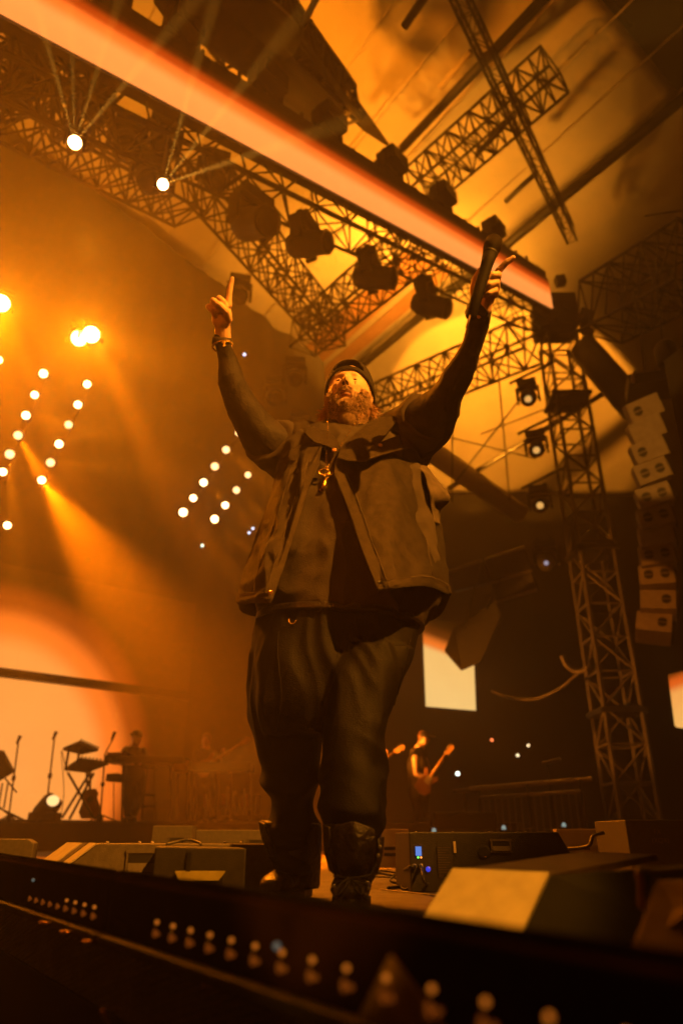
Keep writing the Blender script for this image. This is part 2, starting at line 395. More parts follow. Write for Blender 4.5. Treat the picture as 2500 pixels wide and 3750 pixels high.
# above the header
truss('roof truss seen above the header at the top right', P(1500, 690, 15.5), P(2010, 240, 13.5), .75, .7, 12, GT, rc=.034, rb=.02, side=-1)
truss('slim roof truss running to the top edge of the right roof', P(2110, 880, 17.2), P(1690, -40, 10.8), .22, .42, 18, GT, rc=.03, rb=.009, side=1)
truss('dark truss above the header left of the black panel', P(900, 90, 10), P(1230, 470, 13.4), .5, .6, 9, GT, rc=.06, rb=.035, side=1)
truss('dark truss at the top left above the header beam', P(600, -60, 8.5), P(820, 250, 10.5), .5, .5, 6, GT, rc=.04, rb=.025, side=1)
# roof pipes
def pipe(a, b, r, label, name='roof_pipe', m=M_black, cat='roof beam', group='roof pipes and beams'):
    return single(name, MB().tube([a, b], r, 10), m, label, cat, True, group)
dz = V((0, 0, -.25))
pipe(E1+dz-ED*3, E2+dz+ED*9, .13, 'dark eave beam under the right roof edge')
pipe(P(2020, -40, 12.6), P(1470, 545, 15.8), .10, 'dark roof beam crossing the slim truss at top right')
pipe(P(1965, 20, 12.9), P(1440, 585, 16.0), .05, 'thin pipe beside the crossing roof beam')
pipe(P(1560, -20, 11), P(1480, 97, 11.5), .07, 'short black pipe at the top edge above the lit roof')
pipe(P(1868, 432, 14.2), P(1748, 562, 15), .06, 'short black pipe left of the slim truss')
pipe(P(1965, 630, 15.5), P(1852, 737, 16.4), .06, 'short black pipe right above the last floodlights')
pipe(P(2025, 770, 16.6), P(1915, 845, 17.4), .05, 'short thin pipe beside the eave beam')
pipe(P(1722, 190, 13.4), P(1610, 320, 14.2), .06, 'pale short pipe lying on the lit roof', m=M_roof)
pipe(G1-GD*1+V((0, 0, .2)), G1+GD*9+V((0, 0, .2)), .12, 'far roof beam at the top right corner')
for i, (a, b) in enumerate((((2440, -20), (2510, 60)),)): pass
# black panels above the header (top centre)
bp = MB(); q = [P(1085, -60, 11), P(1090, 60, 11.2), P(1432, 545, 14.2), P(1330, 480, 13.6), P(900, 60, 10.4), P(860, -60, 10.2)]
bp.add(q+[v+V((0, 0, .06)) for v in q], [(0, 1, 2, 3, 4, 5), (11, 10, 9, 8, 7, 6)]+[(i, i+6, (i+1) % 6+6, (i+1) % 6) for i in range(6)])
single('roof_baffle', bp, M_drape, 'black triangular baffle panel above the middle of the header', 'panel')
pipe(P(640, -40, 8), P(1200, 420, 12.4), .30, 'thick dark beam above the header at top left')
pipe(P(790, -60, 8.4), P(1030, 140, 10), .30, 'second thick dark beam at the top edge')
pipe(P(1090, 130, 11), P(1175, -40, 10.2), .05, 'pale thin edge pipe above the black baffle', m=M_roof)
# big tube struts right of the performer
pipe(P(1560, 1640, 19), P(1900, 1880, 21), .3, 'fat pale strut tube under the rear roof', name='strut_tube', m=M_roof, cat='strut')
pipe(P(2130, 1270, 16.2), P(2330, 1500, 15.2), .33, 'thick dark diagonal strut right of the tower', name='strut_tube', m=M_black, cat='strut')
pipe(P(1640, 1790, 20), P(2210, 1440, 19), .07, 'thin crossing strut behind the tower')
def wire(pts, r, label, name='rigging_wire', m=M_rubber, cat='wire', group='rigging wires and cables'):
    return single(name, MB().tube(pts, r, 6), m, label, cat, True, group)
for i, (a, b, w_) in enumerate((((1655, 1560), (1655, 1840), 'leftmost thin wire hanging in front of the bright rear roof'), ((1820, 1330), (1865, 1830), 'thin wire hanging in the middle of the bright rear roof'),
                                ((1950, 1400), (1640, 1800), 'slanting thin wire across the bright rear roof'), ((1640, 1600), (1960, 1680), 'level thin wire across the bright rear roof'), ((1990, 1500), (1760, 1590), 'short slanting wire left of the tower'),
                                ((2320, 1060), (2365, 1400), 'left hoist cable above the speaker array'), ((2400, 1030), (2430, 1290), 'right hoist cable above the speaker array'),
                                ((2500, 770), (2360, 790), 'upper stay cable right of the side truss'), ((2500, 855), (2420, 840), 'lower stay cable right of the side truss'))):
    wire([P(a[0], a[1], 17 if i < 5 else 12), P(b[0], b[1], 18 if i < 5 else 11.6)], .018 if i < 5 else .015, w_)
# cable swoop at the tower foot
pts = [P(1800, 2530, 14.5), P(1870, 2555, 14.2), P(1960, 2560, 14), P(2050, 2520, 13.7), P(2110, 2470, 13.4), P(2150, 2440, 13.2)]
def smooth(pts, n=6):
    out = []; k = len(pts)
    for i in range(k-1):
        p0, p1, p2, p3 = pts[max(i-1, 0)], pts[i], pts[i+1], pts[min(i+2, k-1)]
        for j in range(n):
            t_ = j/n; out.append(.5*((2*p1)+(-p0+p2)*t_+(2*p0-5*p1+4*p2-p3)*t_*t_+(-p0+3*p1-3*p2+p3)*t_**3))
    return out+[pts[-1]]
wire(smooth(pts), .03, 'slack cable bundle swooping left from the tower foot', name='cable_bundle', m=M_tower)
wire(smooth([P(2055, 2400, 13.6), P(2075, 2440, 13.5), P(2110, 2460, 13.4), P(2150, 2452, 13.2)]), .045, 'short bright cable loop bending into the tower', name='cable_bundle', m=M_tower)

# fixtures along the left side of the tower
g_t = 'moving heads on the tower side'
for i, (px, py, d) in enumerate(((1925, 1395, 14.6), (1955, 1580, 14.6), (1968, 1780, 14.6))):
    moving_head(P(px, py-5, d), P(px-60, py+400, d-9), 'dark moving head light clamped left of the tower, %s from the top' % ordn[i], 1.05, group=g_t, lit=glow('faint_lens', (1, .5, .12), .9), lsc=.5)
    rod_t = thing('lamp_bracket', 'bracket arm carrying the %s tower-side light' % ordn[i], 'bracket', P(px, py, d), 'tower bracket arms')
    rod('arm', P(px-60, py+10, d), P(px+100, py-70, d), .03, rod_t)
moving_head(P(1990, 1975, 14.3), P(1900, 2600, 5), 'amber-lit moving head light below the dark ones beside the tower', 1.1, group=g_t, lit=glow('cool_lens', (.9, .8, 1), .4), lsc=.3)
# panel rack and hanging speaker left of the tower foot
t = thing('hanging_blinder_rack', 'rack of four panel lamps hanging left of the tower', 'lamp rack', P(1870, 2020, 15))
for (a, b, c, d_) in (((1775, 2050), (1920, 2005), (1945, 2085), (1800, 2130)), ((1800, 2135), (1945, 2090), (1965, 2160), (1815, 2205)), ((1640, 2095), (1765, 2055), (1790, 2130), (1660, 2165))):
    q = [P(*a, 15), P(*b, 14.7), P(*c, 14.6), P(*d_, 14.9)]; nrm = V((.1, .25, .05))
    part('panel', MB().add(q+[v+nrm for v in q], [(0, 1, 2, 3), (7, 6, 5, 4), (0, 4, 5, 1), (1, 5, 6, 2), (2, 6, 7, 3), (3, 7, 4, 0)]), mat('lamp_panel', (.03, .027, .024), .6), t, bevel=.02)
    rod('rail', q[0]-nrm*.2, q[1]-nrm*.2, .03, t, UCA)
rod('rail', P(1815, 2205, 14.9), P(1965, 2158, 14.6), .03, t, UCA)
t = thing('hanging_speaker', 'dark tapered speaker cluster hanging over the bright screen', 'speaker', P(1700, 2300, 13.5))
q = [P(1625, 2385, 13.6), P(1688, 2458, 13.3), P(1760, 2425, 13.2), P(1835, 2250, 13.6), P(1815, 2200, 14), P(1660, 2300, 14)]
part('cabinet', MB().add(q+[v+V((.1, .55, .15)) for v in q], [(0, 1, 2, 3, 4, 5), (11, 10, 9, 8, 7, 6)]+[(i, i+6, (i+1) % 6+6, (i+1) % 6) for i in range(6)]), mat('dark_cab', (.012, .011, .01), .7, 0, .3, 8, .2), t, bevel=.03)
rod('cable', P(1700, 2300, 13.7), P(1760, 2060, 14.6), .02, t); rod('cable', P(1780, 2230, 13.9), P(1830, 2120, 14.6), .02, t)

# ---------------------------------------------------------------- line array, right
t = thing('line_array', 'tall curved stack of pale loudspeaker cabinets hanging at the right', 'line array', P(2380, 1400, 11))
cabs = [(2352, 1500, 14, 1), (2362, 1578, 13, 0), (2372, 1655, 12, 1), (2383, 1735, 12, 2), (2392, 1825, 9, 2), (2398, 1903, 6, 2), (2402, 1976, 3, 0), (2404, 2048, 1, 2), (2404, 2124, -2, 2), (2408, 2218, -7, 3), (2392, 2302, -12, 3)]
for i, (px, py, an, holes) in enumerate(cabs):
    d = 11.2-.0006*(py-1400); c = P(px, py, d); w_, h_ = .49, .335
    M = Matrix.Rotation(R(-22), 3, 'Z') @ Matrix.Rotation(R(-an*1.1), 3, 'Y') @ Matrix.Rotation(R(26-i*4.5), 3, 'X')
    cab = part('cabinet', MB().box(c, (w_, .4, h_-.012), M), M_cab, t, bevel=.012)
    for sx in {0: (), 1: (-1,), 2: (-1, 1), 3: (1,)}[holes]:
        hc = c+M @ V((sx*.112, -.205, 0))
        for sgn in (1, -1):
            n_ = 9; poly = [(.066*math.cos(math.pi*k/n_), sgn*(.066*math.sin(math.pi*k/n_)+.010)) for k in range(n_+1)]
            part('horn_opening', MB().prism(poly, M @ V((1, 0, 0)), M @ V((0, 0, 1)), hc-M @ V((0, .006, 0)), M @ V((0, .01, 0))), M_black, cab)
    part('side_link', MB().box(c+M @ V((w_/2+.02, .05, 0)), (.03, .18, h_*.9), M), M_steel, t)
fr = P(2385, 1415, 11.2)
part('bumper_frame', MB().box(fr, (.75, .6, .2), Matrix.Rotation(R(-15), 3, 'Z')), M_black, t, bevel=.02)
part('shackle', MB().tube(smooth([fr+V((-.33, -.25, .1)), fr+V((-.4, -.28, .0)), fr+V((-.42, -.28, -.12))]), .03, 8), M_cab, t, True)
part('shackle', MB().tube(smooth([fr+V((.33, -.3, .1)), fr+V((.3, -.35, .0)), fr+V((.32, -.3, -.1))]), .035, 8), M_alu, t, True)
t2 = thing('chain_hoist', 'black chain hoist hanging above the speaker array', 'hoist', P(2440, 1290, 11))
part('motor', MB().lathe([(.14, -.2), (.17, -.15), (.17, .15), (.12, .22)], 16, None, P(2440, 1300, 11)), M_black, t2, True)
part('chain', MB().tube([P(2440, 1300, 11), P(2425, 1400, 11)], .02, 6), M_steel, t2)
part('hook', MB().tube([P(2470, 1330, 11), P(2462, 1410, 11)], .02, 6), M_steel, t2)
# dark masking drape at the far right edge
sheet('side_drape', [q_ for q_ in (V((P(2470, 2300, 8.5).x, 7.6, 0)), V((7.5, 7.0, 0)), V((7.5, 7.0, 8.6)), P(2425, 1330, 9.0))], 40, 4, M_drape, wav=.1, seed=11)

# ---------------------------------------------------------------- LED screens
def led_screen(name, label, quad, mat_, nx, nz, depth=.08, uvq=None):
    """tiled LED wall: every tile a part, one picture across all of them"""
    bl, br, tr, tl = [V(p) for p in quad]; t = thing(name, label, 'LED screen', bl)
    nrm = (br-bl).cross(tl-bl).normalized()
    if nrm.dot(bl-CAM) < 0: nrm = -nrm
    f = lambda u, v: (bl*(1-u)+br*u)*(1-v)+(tl*(1-u)+tr*u)*v
    for i in range(nx):
        for j in range(nz):
            g = .0025; u0, u1, v0, v1 = (i+g)/nx, (i+1-g)/nx, (j+g)/nz, (j+1-g)/nz
            q = [f(u0, v0), f(u1, v0), f(u1, v1), f(u0, v1)]; q = q+[p+nrm*depth for p in q]
            me = bpy.data.meshes.new('tile'); me.from_pydata([p-bl for p in q], [], [(0, 1, 2, 3), (7, 6, 5, 4), (0, 4, 5, 1), (1, 5, 6, 2), (2, 6, 7, 3), (3, 7, 4, 0)])
            uvl = me.uv_layers.new(name='UVMap'); uvs = [(u0, v0), (u1, v0), (u1, v1), (u0, v1)]
            for p_ in me.polygons:
                for li in p_.loop_indices: uvl.data[li].uv = uvs[me.loops[li].vertex_index % 4]
            link('tile', me, mat_, t)
    return t
def onD(px, py, off=.35):
    """point on the backdrop's upright plane"""
    n_ = V((DD.y, -DD.x, 0)).normalized(); o_ = V((D0.x, D0.y, 0))+n_*off; r = ray(px, py); return CAM+r*((o_-CAM).dot(n_)/r.dot(n_))
n_ = V((DD.y, -DD.x, 0)).normalized()
A0 = onD(-420, 3000); B0 = onD(650, 3000)
ztop = onD(0, 2060).z; zmid = onD(120, 2478).z
q0 = lambda p, z: V((p.x, p.y, z))
SM = screen_mat('sunrise_screen', [(0, (1, .36, .07)), (.56, (1, .34, .06)), (.72, (1, .19, .016)), (.86, (.30, .045, .002)), (1, (.015, .003, 0))], radial=(.26, .33, 1.60, .72), s=1.05)
SM2 = screen_mat('sunrise_screen_upper', [(0, (1, .36, .07)), (.56, (1, .34, .06)), (.72, (1, .19, .016)), (.86, (.30, .045, .002)), (1, (.015, .003, 0))], radial=(.26, -.84, 1.60, .578), s=1.05)
led_screen('lower_led_screen', 'large glowing orange LED wall behind the keyboards, lower section', [q0(A0, .45), q0(B0, .45), q0(B0, zmid-.08), q0(A0, zmid-.08)], SM, 10, 6)
led_screen('upper_led_screen', 'LED wall section above the dark joint bar at far left', [q0(A0, zmid+.08), q0(B0, zmid+.08), q0(B0, ztop), q0(A0, ztop)], SM2, 10, 6)
bb = MB().box((q0(A0, zmid)+q0(B0, zmid))/2, ((B0-A0).length, .16, .14), Matrix.Rotation(math.atan2((B0-A0).y, (B0-A0).x), 3, 'Z'))
single('screen_joint_bar', bb, M_black, 'dark bar between the upper and lower sections of the glowing wall', 'bar')
sm3 = screen_mat('small_screen_glow', [(0, (1, .62, .2)), (.62, (1, .58, .17)), (.72, (.95, .2, .02)), (.86, (.1, .02, .001)), (1, (.02, .005, 0))], s=1.05, tilt=R(8))
led_screen('side_led_screen', 'small bright cream LED screen right of the legs', [P(1558, 2585, 17), P(1740, 2600, 16.6), P(1728, 2290, 17.6), P(1545, 2260, 18)], sm3, 3, 6)
led_screen('edge_led_screen', 'sliver of a bright orange LED screen at the right edge', [P(2468, 2657, 12), P(2640, 2680, 11.4), P(2625, 2430, 11.9), P(2444, 2470, 12.6)], screen_mat('edge_glow', [(0, (1, .5, .12)), (.55, (1, .42, .09)), (.78, (.8, .12, .01)), (1, (.1, .02, 0))], s=1, tilt=R(-10)), 3, 4)

# ---------------------------------------------------------------- haze over the stage (between ground and roof)
hz = MB().box((0, 14, 6.6), (68, 66, 18.6))
hzm = bpy.data.materials.new('haze'); hzm.use_nodes = True; tt = hzm.node_tree; tt.nodes.remove(tt.nodes['Principled BSDF'])
pv = tt.nodes.new('ShaderNodeVolumePrincipled'); pv.inputs['Color'].default_value = (.95, .95, .95, 1); pv.inputs['Density'].default_value = HAZE; pv.inputs['Anisotropy'].default_value = .55
tt.links.new(pv.outputs[0], tt.nodes['Material Output'].inputs['Volume'])
single('haze', hz, hzm, None, None, kind='stuff')

# ---------------------------------------------------------------- key light on the performer, stage washes and two added fill lamps
spot('follow_spot', V((5.4, -3.2, 7.4)), V((.16, 2.2, 1.78)), KEY, (1, .32, .020), 16.5, .55, .05)
spot('added_front_fill', V((-4.5, -5.0, 3.6)), V((0, 2.4, 1.45)), FRONT_FILL, (1, .17, .004), 17, .9, .25)  # unseen lamp added to lift the performer's shadow side
spot('added_monitor_fill', V((-2.4, -3.4, 1.5)), P(1770, 3300, 1.2), 2200, (1, .36, .02), 4.6, .5, .04)  # unseen lamp added only to brighten the near monitor's front
# roof uplights hung at truss height, so their beams stay short
spot('roof_uplight', V((1.3, 14.0, 11.7)), PZ(1400, 1100, 15), ROOF1, (1, .33, .018), 135, .6, .15)
spot('roof_uplight', V((2.5, 13.2, 11.7)), V((2.5, 13.2, 15)), ROOF1*.5, (1, .33, .018), 135, .6, .15)
spot('roof_uplight', P(1760, 1640, 18), P(1830, 1480, 22.5), ROOF2, (1, .31, .015), 68, .12, .06)
spot('roof_uplight', V((-1.3, 8.9, 10.6)), V((.6, 9.8, 15)), ROOF3, (1, .24, .005), 100, .9, .15)
spot('roof_uplight', V((-4.5, 9.5, 9.5)), V((-5.2, 9.8, 15)), ROOF4, (1, .28, .010), 140, .7, .15)
# truss grazing light on the lower part of the tower, cab stack
spot('side_wash', V((-2.2, 10.8, 1.0)), TB+V((0, 0, 3.0)), SIDE, (1, .26, .015), 34, .4, .1)
spot('side_wash', V((-4.8, 10.2, 3.4)), V((1.4, 12.3, 1.6)), 1500, (1, .24, .012), 16, .5, .1)
spot('array_spot', V((-1.2, -1.5, 5.5)), P(2375, 1640, 11), ARR, (1, .34, .03), 8, .3, .03)
spot('array_spot', V((-1.5, -1.2, 4.5)), P(2385, 2250, 11), ARR*.8, (1, .24, .012), 5.5, .3, .03)

# ---------------------------------------------------------------- lamps that shine in the picture
bulb = glow('hot_bulb', (1, .62, .25), 12); big = glow('hot_lamp', (1, .62, .22), 30)
LB = MB().lathe([(.02, -.1), (.07, -.09), (.085, -.02), (.08, 0)], 14).mesh('housing', (0, 0, 0), True); LB.materials.append(M_rig)
LL = MB().lathe([(.069, .003), (.065, .016), (.03, .026), (.004, .028)], 14).mesh('lens', (0, 0, 0), True); LL.materials.append(bulb)
LL2 = LL.copy(); LL2.materials.clear(); LL2.materials.append(glow('warm_bulb', (1, .55, .2), 3.5))
def lamp_row(label, pts, d0, d1, beams, sc=1):
    k = len(pts); ps = [P(x, y, d0+(d1-d0)*i/max(1, k-1)) for i, (x, y) in enumerate(pts)]
    t = thing('lamp_batten', label, 'lamp batten', ps[0], 'battens of small bright lamps')
    off = V((0, .16, .02)); rod('rail', ps[0]+off+(ps[0]-ps[-1])*.06, ps[-1]+off-(ps[0]-ps[-1])*.06, .022, t)
    for i, p in enumerate(ps):
        o = link('lamp', LB, None, t, p-ps[0]); o.rotation_mode = 'QUATERNION'
        aim = beams.get(i); tgt = P(*aim[:3]) if aim else CAM+V((random.uniform(-1, 1), 3, random.uniform(0, 2)))
        o.rotation_quaternion = (CAM-p).lerp(tgt-p, .35).to_track_quat('Z', 'Y'); o.scale = (sc*random.uniform(.82, 1.08),)*3
        l = link('lens', LL2 if random.random() < .35 else LL, None, o)
        if aim: spot('beam', p+(tgt-p).normalized()*.08, tgt, aim[3], aim[5] if len(aim) > 5 else AMB, aim[4], .9, .03, t)
        else: spot('beam', p+(CAM-p).normalized()*.08, CAM+V((random.uniform(-4, 4), 3, 5)), 90, AMB, 14, 1, .04, t)
lamp_row('left batten of small round lamps under the big flare at the left edge', [(0, 1320), (160, 1368), (128, 1446), (96, 1521), (67, 1594), (37, 1663), (12, 1728)][1:], 13.2, 12.0,
         {3: (640, 2560, 8, 22000, 14, DEEP), 4: (70, 2250, 8, 8000, 6), 0: (420, 1050, 9, 5500, 6), 1: (520, 1330, 9, 4500, 6), 2: (430, 1590, 9, 4500, 6)})
lamp_row('second batten of small round lamps beside the left edge one', [(320, 1407), (286, 1482), (252, 1555), (217, 1626), (186, 1694), (154, 1758)], 14.0, 12.8,
         {5: (560, 2330, 8.5, 24000, 18, DEEP), 4: (700, 1730, 9, 5000, 6), 3: (640, 1500, 9, 4000, 5)})
lamp_row('batten of six small lamps just left of the raised arm', [(873, 1585), (828, 1647), (787, 1708), (746, 1767), (708, 1824), (671, 1876)], 14.6, 13.4,
         {5: (930, 2180, 9, 4000, 5), 3: (1000, 1990, 9, 3500, 5), 1: (1060, 1850, 9, 3000, 5)})
lamp_row('batten of four small lamps beside the shirt sleeve', [(908, 1739), (866, 1795), (825, 1850), (786, 1901)], 14.9, 14.0, {3: (1040, 2150, 9, 3500, 5), 1: (1080, 2000, 9, 3000, 5)})
lamp_row('short batten with one dim lamp low at the left edge', [(28, 1924)], 12, 12, {})
lamp_row('single dim lamp high at the left edge above the battens', [(-4, 1318)], 13.4, 13.4, {})
def beam_head(px, py, d, label, targets, lensm, r=1.1, up=None):
    p = P(px, py, d); t = moving_head(p+V((0, 0, .42*r)), p+(CAM-p).normalized(), label, r, lit=lensm, group='shining moving head lights')
    for (x, y, dd, e, a, c) in targets:
        tg = P(x, y, dd); o = spot('beam', p+(CAM-p).normalized()*.55, tg, e, c, a, .4 if a < 6 else .8, .004 if a < 6 else .05)
        o.parent = t; o.matrix_parent_inverse = (Matrix.Translation(t.location) @ t.rotation_euler.to_matrix().to_4x4() @ Matrix.Diagonal(V((r, r, r, 1)))).inverted()
    return t
toC = lambda px, py, d, dx, dz: None
beam_head(5, 1110, 13.5, 'blazing lamp at the left edge with a broad amber halo', [(-1500, 3300, 1.6, 4600, 48, AMB), (250, 300, 9, 500, 26, DEEP), (120, 2700, 7, 20000, 12, DEEP), (560, 2500, 8, 30000, 8, DEEP)], big)
beam_head(335, 1225, 14, 'blazing lamp with a halo right of the left edge flare', [(-1200, 3300, 1.6, 4000, 46, AMB), (1000, 1900, .5, 700, 20, AMB), (330, 300, 9.5, 900, 14, DEEP), (1150, 1500, 10, 2200, 22, AMB), (950, 2450, 9, 26000, 9, DEEP)], big)
beam_head(290, 1239, 14.4, 'smaller blazing lamp touching the halo of the bigger one', [(-1500, 2000, 1.6, 800, 36, AMB)], bulb)
Y_ = (1, .42, .04)
fan1 = beam_head(275, 522, 5.4, 'moving head light at upper left throwing a fan of narrow rays upward', [(x, y, 4.75, 15000, 4.5, Y_) for x, y in ((235, 380), (268, 300), (335, 330), (395, 380))]+[], big, .36)
fan2 = beam_head(597, 675, 6.6, 'second moving head light throwing a small fan of rays to the right', [(x, y, 5.9, 19000, 4.5, Y_) for x, y in ((635, 540), (690, 560), (760, 620))]+[], big, .36)
for f_, a_, b_ in ((fan1, (275, 480, 5.4), (300, 330, 6.8)), (fan2, (597, 640, 6.6), (615, 500, 7.9))):
    hr = thing('hanging_bracket', 'thin bracket arm that carries the %s fan lamp from the header truss' % ('left' if f_ is fan1 else 'right'), 'bracket', P(*a_), 'brackets of the fan lamps')
    rod('arm', P(*a_), P(*b_), .014, hr)
# unlit heads in the upper left truss
for i, (px, py, d) in enumerate(((130, 200, 9), (365, 300, 9.4), (480, 440, 9.8), (610, 430, 10), (560, 560, 10), (790, 560, 10.6), (880, 1010, 15), (1080, 1310, 15.5), (1010, 1380, 15.5), (1100, 1500, 16))):
    moving_head(P(px, py, d), P(px+200, py+900, 4), 'unlit dark moving head light in the left rigging, %s from the left edge' % ordn[i], 1.15 if i < 6 else 1.2, group='unlit moving heads in the left rigging',
                led=glow('green_led', (.1, 1, .3), 6) if i in (3, 5) else None)
# pin-point lights on the backdrop and beyond
for i, (px, py, r, c, w_) in enumerate(((511, 1950, .03, (.8, 1, .75), 'tiny greenish white point light on the dark backdrop, left one'), (741, 1998, .03, (.8, 1, .75), 'tiny greenish white point light on the dark backdrop, right one'),
        (493, 2525, .04, (.85, 1, .9), 'tiny white point light above the keyboard player'), (1067, 1358, .03, (.7, .75, 1), 'tiny bluish point light left of the cap'), (895, 1298, .03, (.7, .75, 1), 'tiny bluish point light beside the bracelet'),
        (912, 1951, .025, (.7, .75, 1), 'tiny bluish point light left of the vest hem, lower one'), (926, 1935, .025, (.7, .75, 1), 'tiny bluish point light left of the vest hem, upper one'),
        (1675, 2833, .045, (.9, 1, .85), 'bright white work lamp right of the guitarist'), (1894, 2766, .032, (1, .75, .4), 'warm small lamp beyond the barricade, left one'), (1933, 2730, .03, (1, .7, .35), 'warm small lamp beyond the barricade, right one'),
        (1800, 2710, .035, (1, .2, .05), 'dull red small lamp left of the warm ones'))):
    p = P(px, py, 15.5 if i < 7 else 17.5)
    t = thing('point_light', w_, 'small light', p, 'pin-point lights in the background')
    part('lens', MB().ell(p, (r,)*3, None, 10, 6), glow('pin%d' % i, c, 5 if i == 7 else 3), t, True); part('housing', MB().lathe([(r*.9, 0), (r*1.3, .05), (r, .1)], 8, look((0, 1, 0)), p+V((0, r*.5, 0))), M_rig, t)

# ---------------------------------------------------------------- foreground light battens along the stage edge
def bl(s, z, off=0): return BN+(BF-BN)*s+V((0, 0, z))+BS*off
ember = glow('ember_led', (1, .25, .02), .5); ember2 = glow('ember_reflection', (1, .20, .015), .13); coolp = glow('cool_glint', (.6, .75, .65), .12)
M_tube = mat('smoked_acrylic', (.010, .0045, .003), .75, 0, .5, 8, .1, spec=0)
t = thing('light_batten', 'long dark glossy light batten with rows of glowing LED dots along the stage edge', 'light batten', bl(.5, 0))
segs = [(-.75, .44), (.455, 1.95)]
for a, b in segs:
    prof = [(0, .012), (.03, .006), (.045, .008), (.045, .095), (.035, .1), (.02, .1), (.0, .09)]
    vs_ = [bl(s_, z_*(1.16-.16*s_), 0)+BS*u_ for s_ in (a, b) for u_, z_ in prof]
    part('housing', MB().add(vs_, [tuple(range(7)), tuple(range(13, 6, -1))]+[(i, i+7, (i+1) % 7+7, (i+1) % 7) for i in range(7)]), M_tube, t, bevel=.003)
    part('top_rail', MB().tube([bl(a+.005, .1015*(1.16-.16*a), .012), bl(b-.005, .1015*(1.16-.16*b), .012)], .003, 8), mat('flat_black', (.006, .005, .004), 1, spec=0), t)
    part('bottom_rail', MB().box(bl((a+b)/2, .004, -.006), ((BF-BN).length*(b-a), .02, .014), Matrix.Rotation(math.atan2(BD.y, BD.x), 3, 'Z')), M_steel, t)
EMB = MB().ell((0, 0, 0), (.0032, .0032, .0032), None, 10, 6).mesh('led'); EMB.materials.append(ember)
EM2 = MB().ell((0, 0, 0), (.0034, .003, .0062), None, 10, 6).mesh('led_reflection'); EM2.materials.append(ember2)  # glowing lobes imitate each LED's reflection in the acrylic
EM3 = MB().ell((0, 0, 0), (.0036, .003, .0032), None, 10, 6).mesh('led_reflection'); EM3.materials.append(ember2)
L_ = (BF-BN).length; pitch_ = .0638
cnt = 0
for k in range(-30, 9):
    s = 1+k*pitch_/L_*1.0
    if .42 < s < .635 or s < .02: continue
    if s < .40 and k % 1: continue
    for me, z, dx in ((EMB, .050, 0), (EM2, .035, -.005), (EM3, .035, .0065)):
        if s < .26 and me is EMB: continue
        o = link('led' if me is EMB else 'led_reflection', me, None, t, bl(s, z, -.006)+BD*dx-rootloc(t))
        if s < .4: o.scale = (1.0,)*3
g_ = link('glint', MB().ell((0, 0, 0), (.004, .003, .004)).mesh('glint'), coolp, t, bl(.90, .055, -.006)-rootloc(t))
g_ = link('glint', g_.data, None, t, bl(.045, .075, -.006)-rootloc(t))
# amber patch painting a monitor's reflection in the acrylic near the camera
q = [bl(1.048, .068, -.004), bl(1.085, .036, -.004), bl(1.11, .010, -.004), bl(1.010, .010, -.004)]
part('painted_reflection', MB().add(q+[v+BS*.003 for v in q], [(0, 1, 2, 3), (7, 6, 5, 4), (0, 4, 5, 1), (1, 5, 6, 2), (2, 6, 7, 3), (3, 7, 4, 0)]), mat('amber_reflection_paint', (.32, .2, .06), .7, 0, .2, 30, .1), t)
# pit details under the batten
for i, (px, py) in enumerate(((165, 3380), (240, 3413), (318, 3448), (770, 3612))):
    p = P(px, py, 1.45-.0006*px); single('clip', MB().box(p, (.022, .01, .004), Matrix.Rotation(R(-20), 3, 'Z')), M_gold, 'small shiny clip under the batten, %s from the left' % ordn[i], 'clip', group='clips under the light batten')
wire(smooth([P(372, 3700, 1.0), P(385, 3720, 1.0), P(398, 3760, 1.0)]), .003, 'thin cable end hanging in the dark pit', name='cable', m=M_wood)

# ---------------------------------------------------------------- wedge monitors
def hexbox(q, dep):
    """front polygon q (world points) pushed back by dep(vector)"""
    k = len(q); dep = V(dep)
    return MB().add(list(q)+[p+dep for p in q], [tuple(range(k)), tuple(range(2*k-1, k-1, -1))]+[(i, i+k, (i+1) % k+k, (i+1) % k) for i in range(k)])
def gz(px, py, z): return PZ(px, py, z)
def handle(t, c, ux, w_, h_, nrm, slot=M_black, lip=M_wedge):
    """recessed handle: frame, dark recess and slanted lip on a side wall"""
    ux = V(ux).normalized(); nrm = V(nrm).normalized(); uz = V((0, 0, 1)); M = Matrix((ux, nrm, uz)).transposed()
    part('handle_recess', MB().box(c+nrm*.002, (w_, .005, h_), M), slot, t)
    f = MB(); b_ = .006
    f.box(c+uz*(h_/2)+nrm*.004, (w_+b_*2, .008, b_), M).box(c-uz*(h_/2)+nrm*.004, (w_+b_*2, .008, b_), M)
    f.box(c+ux*(w_/2)+nrm*.0035, (b_, .007, h_-b_), M).box(c-ux*(w_/2)+nrm*.0035, (b_, .007, h_-b_), M)
    part('handle_frame', f, lip, t)
    lp = MB().add([c+ux*s_*w_*.46+uz*z_*h_+nrm*n for s_, z_, n in ((-1, -.42, .012), (1, -.42, .012), (1, .02, .004), (-1, .02, .004))], [(0, 1, 2, 3)])
    part('handle_lip', lp, lip, t)
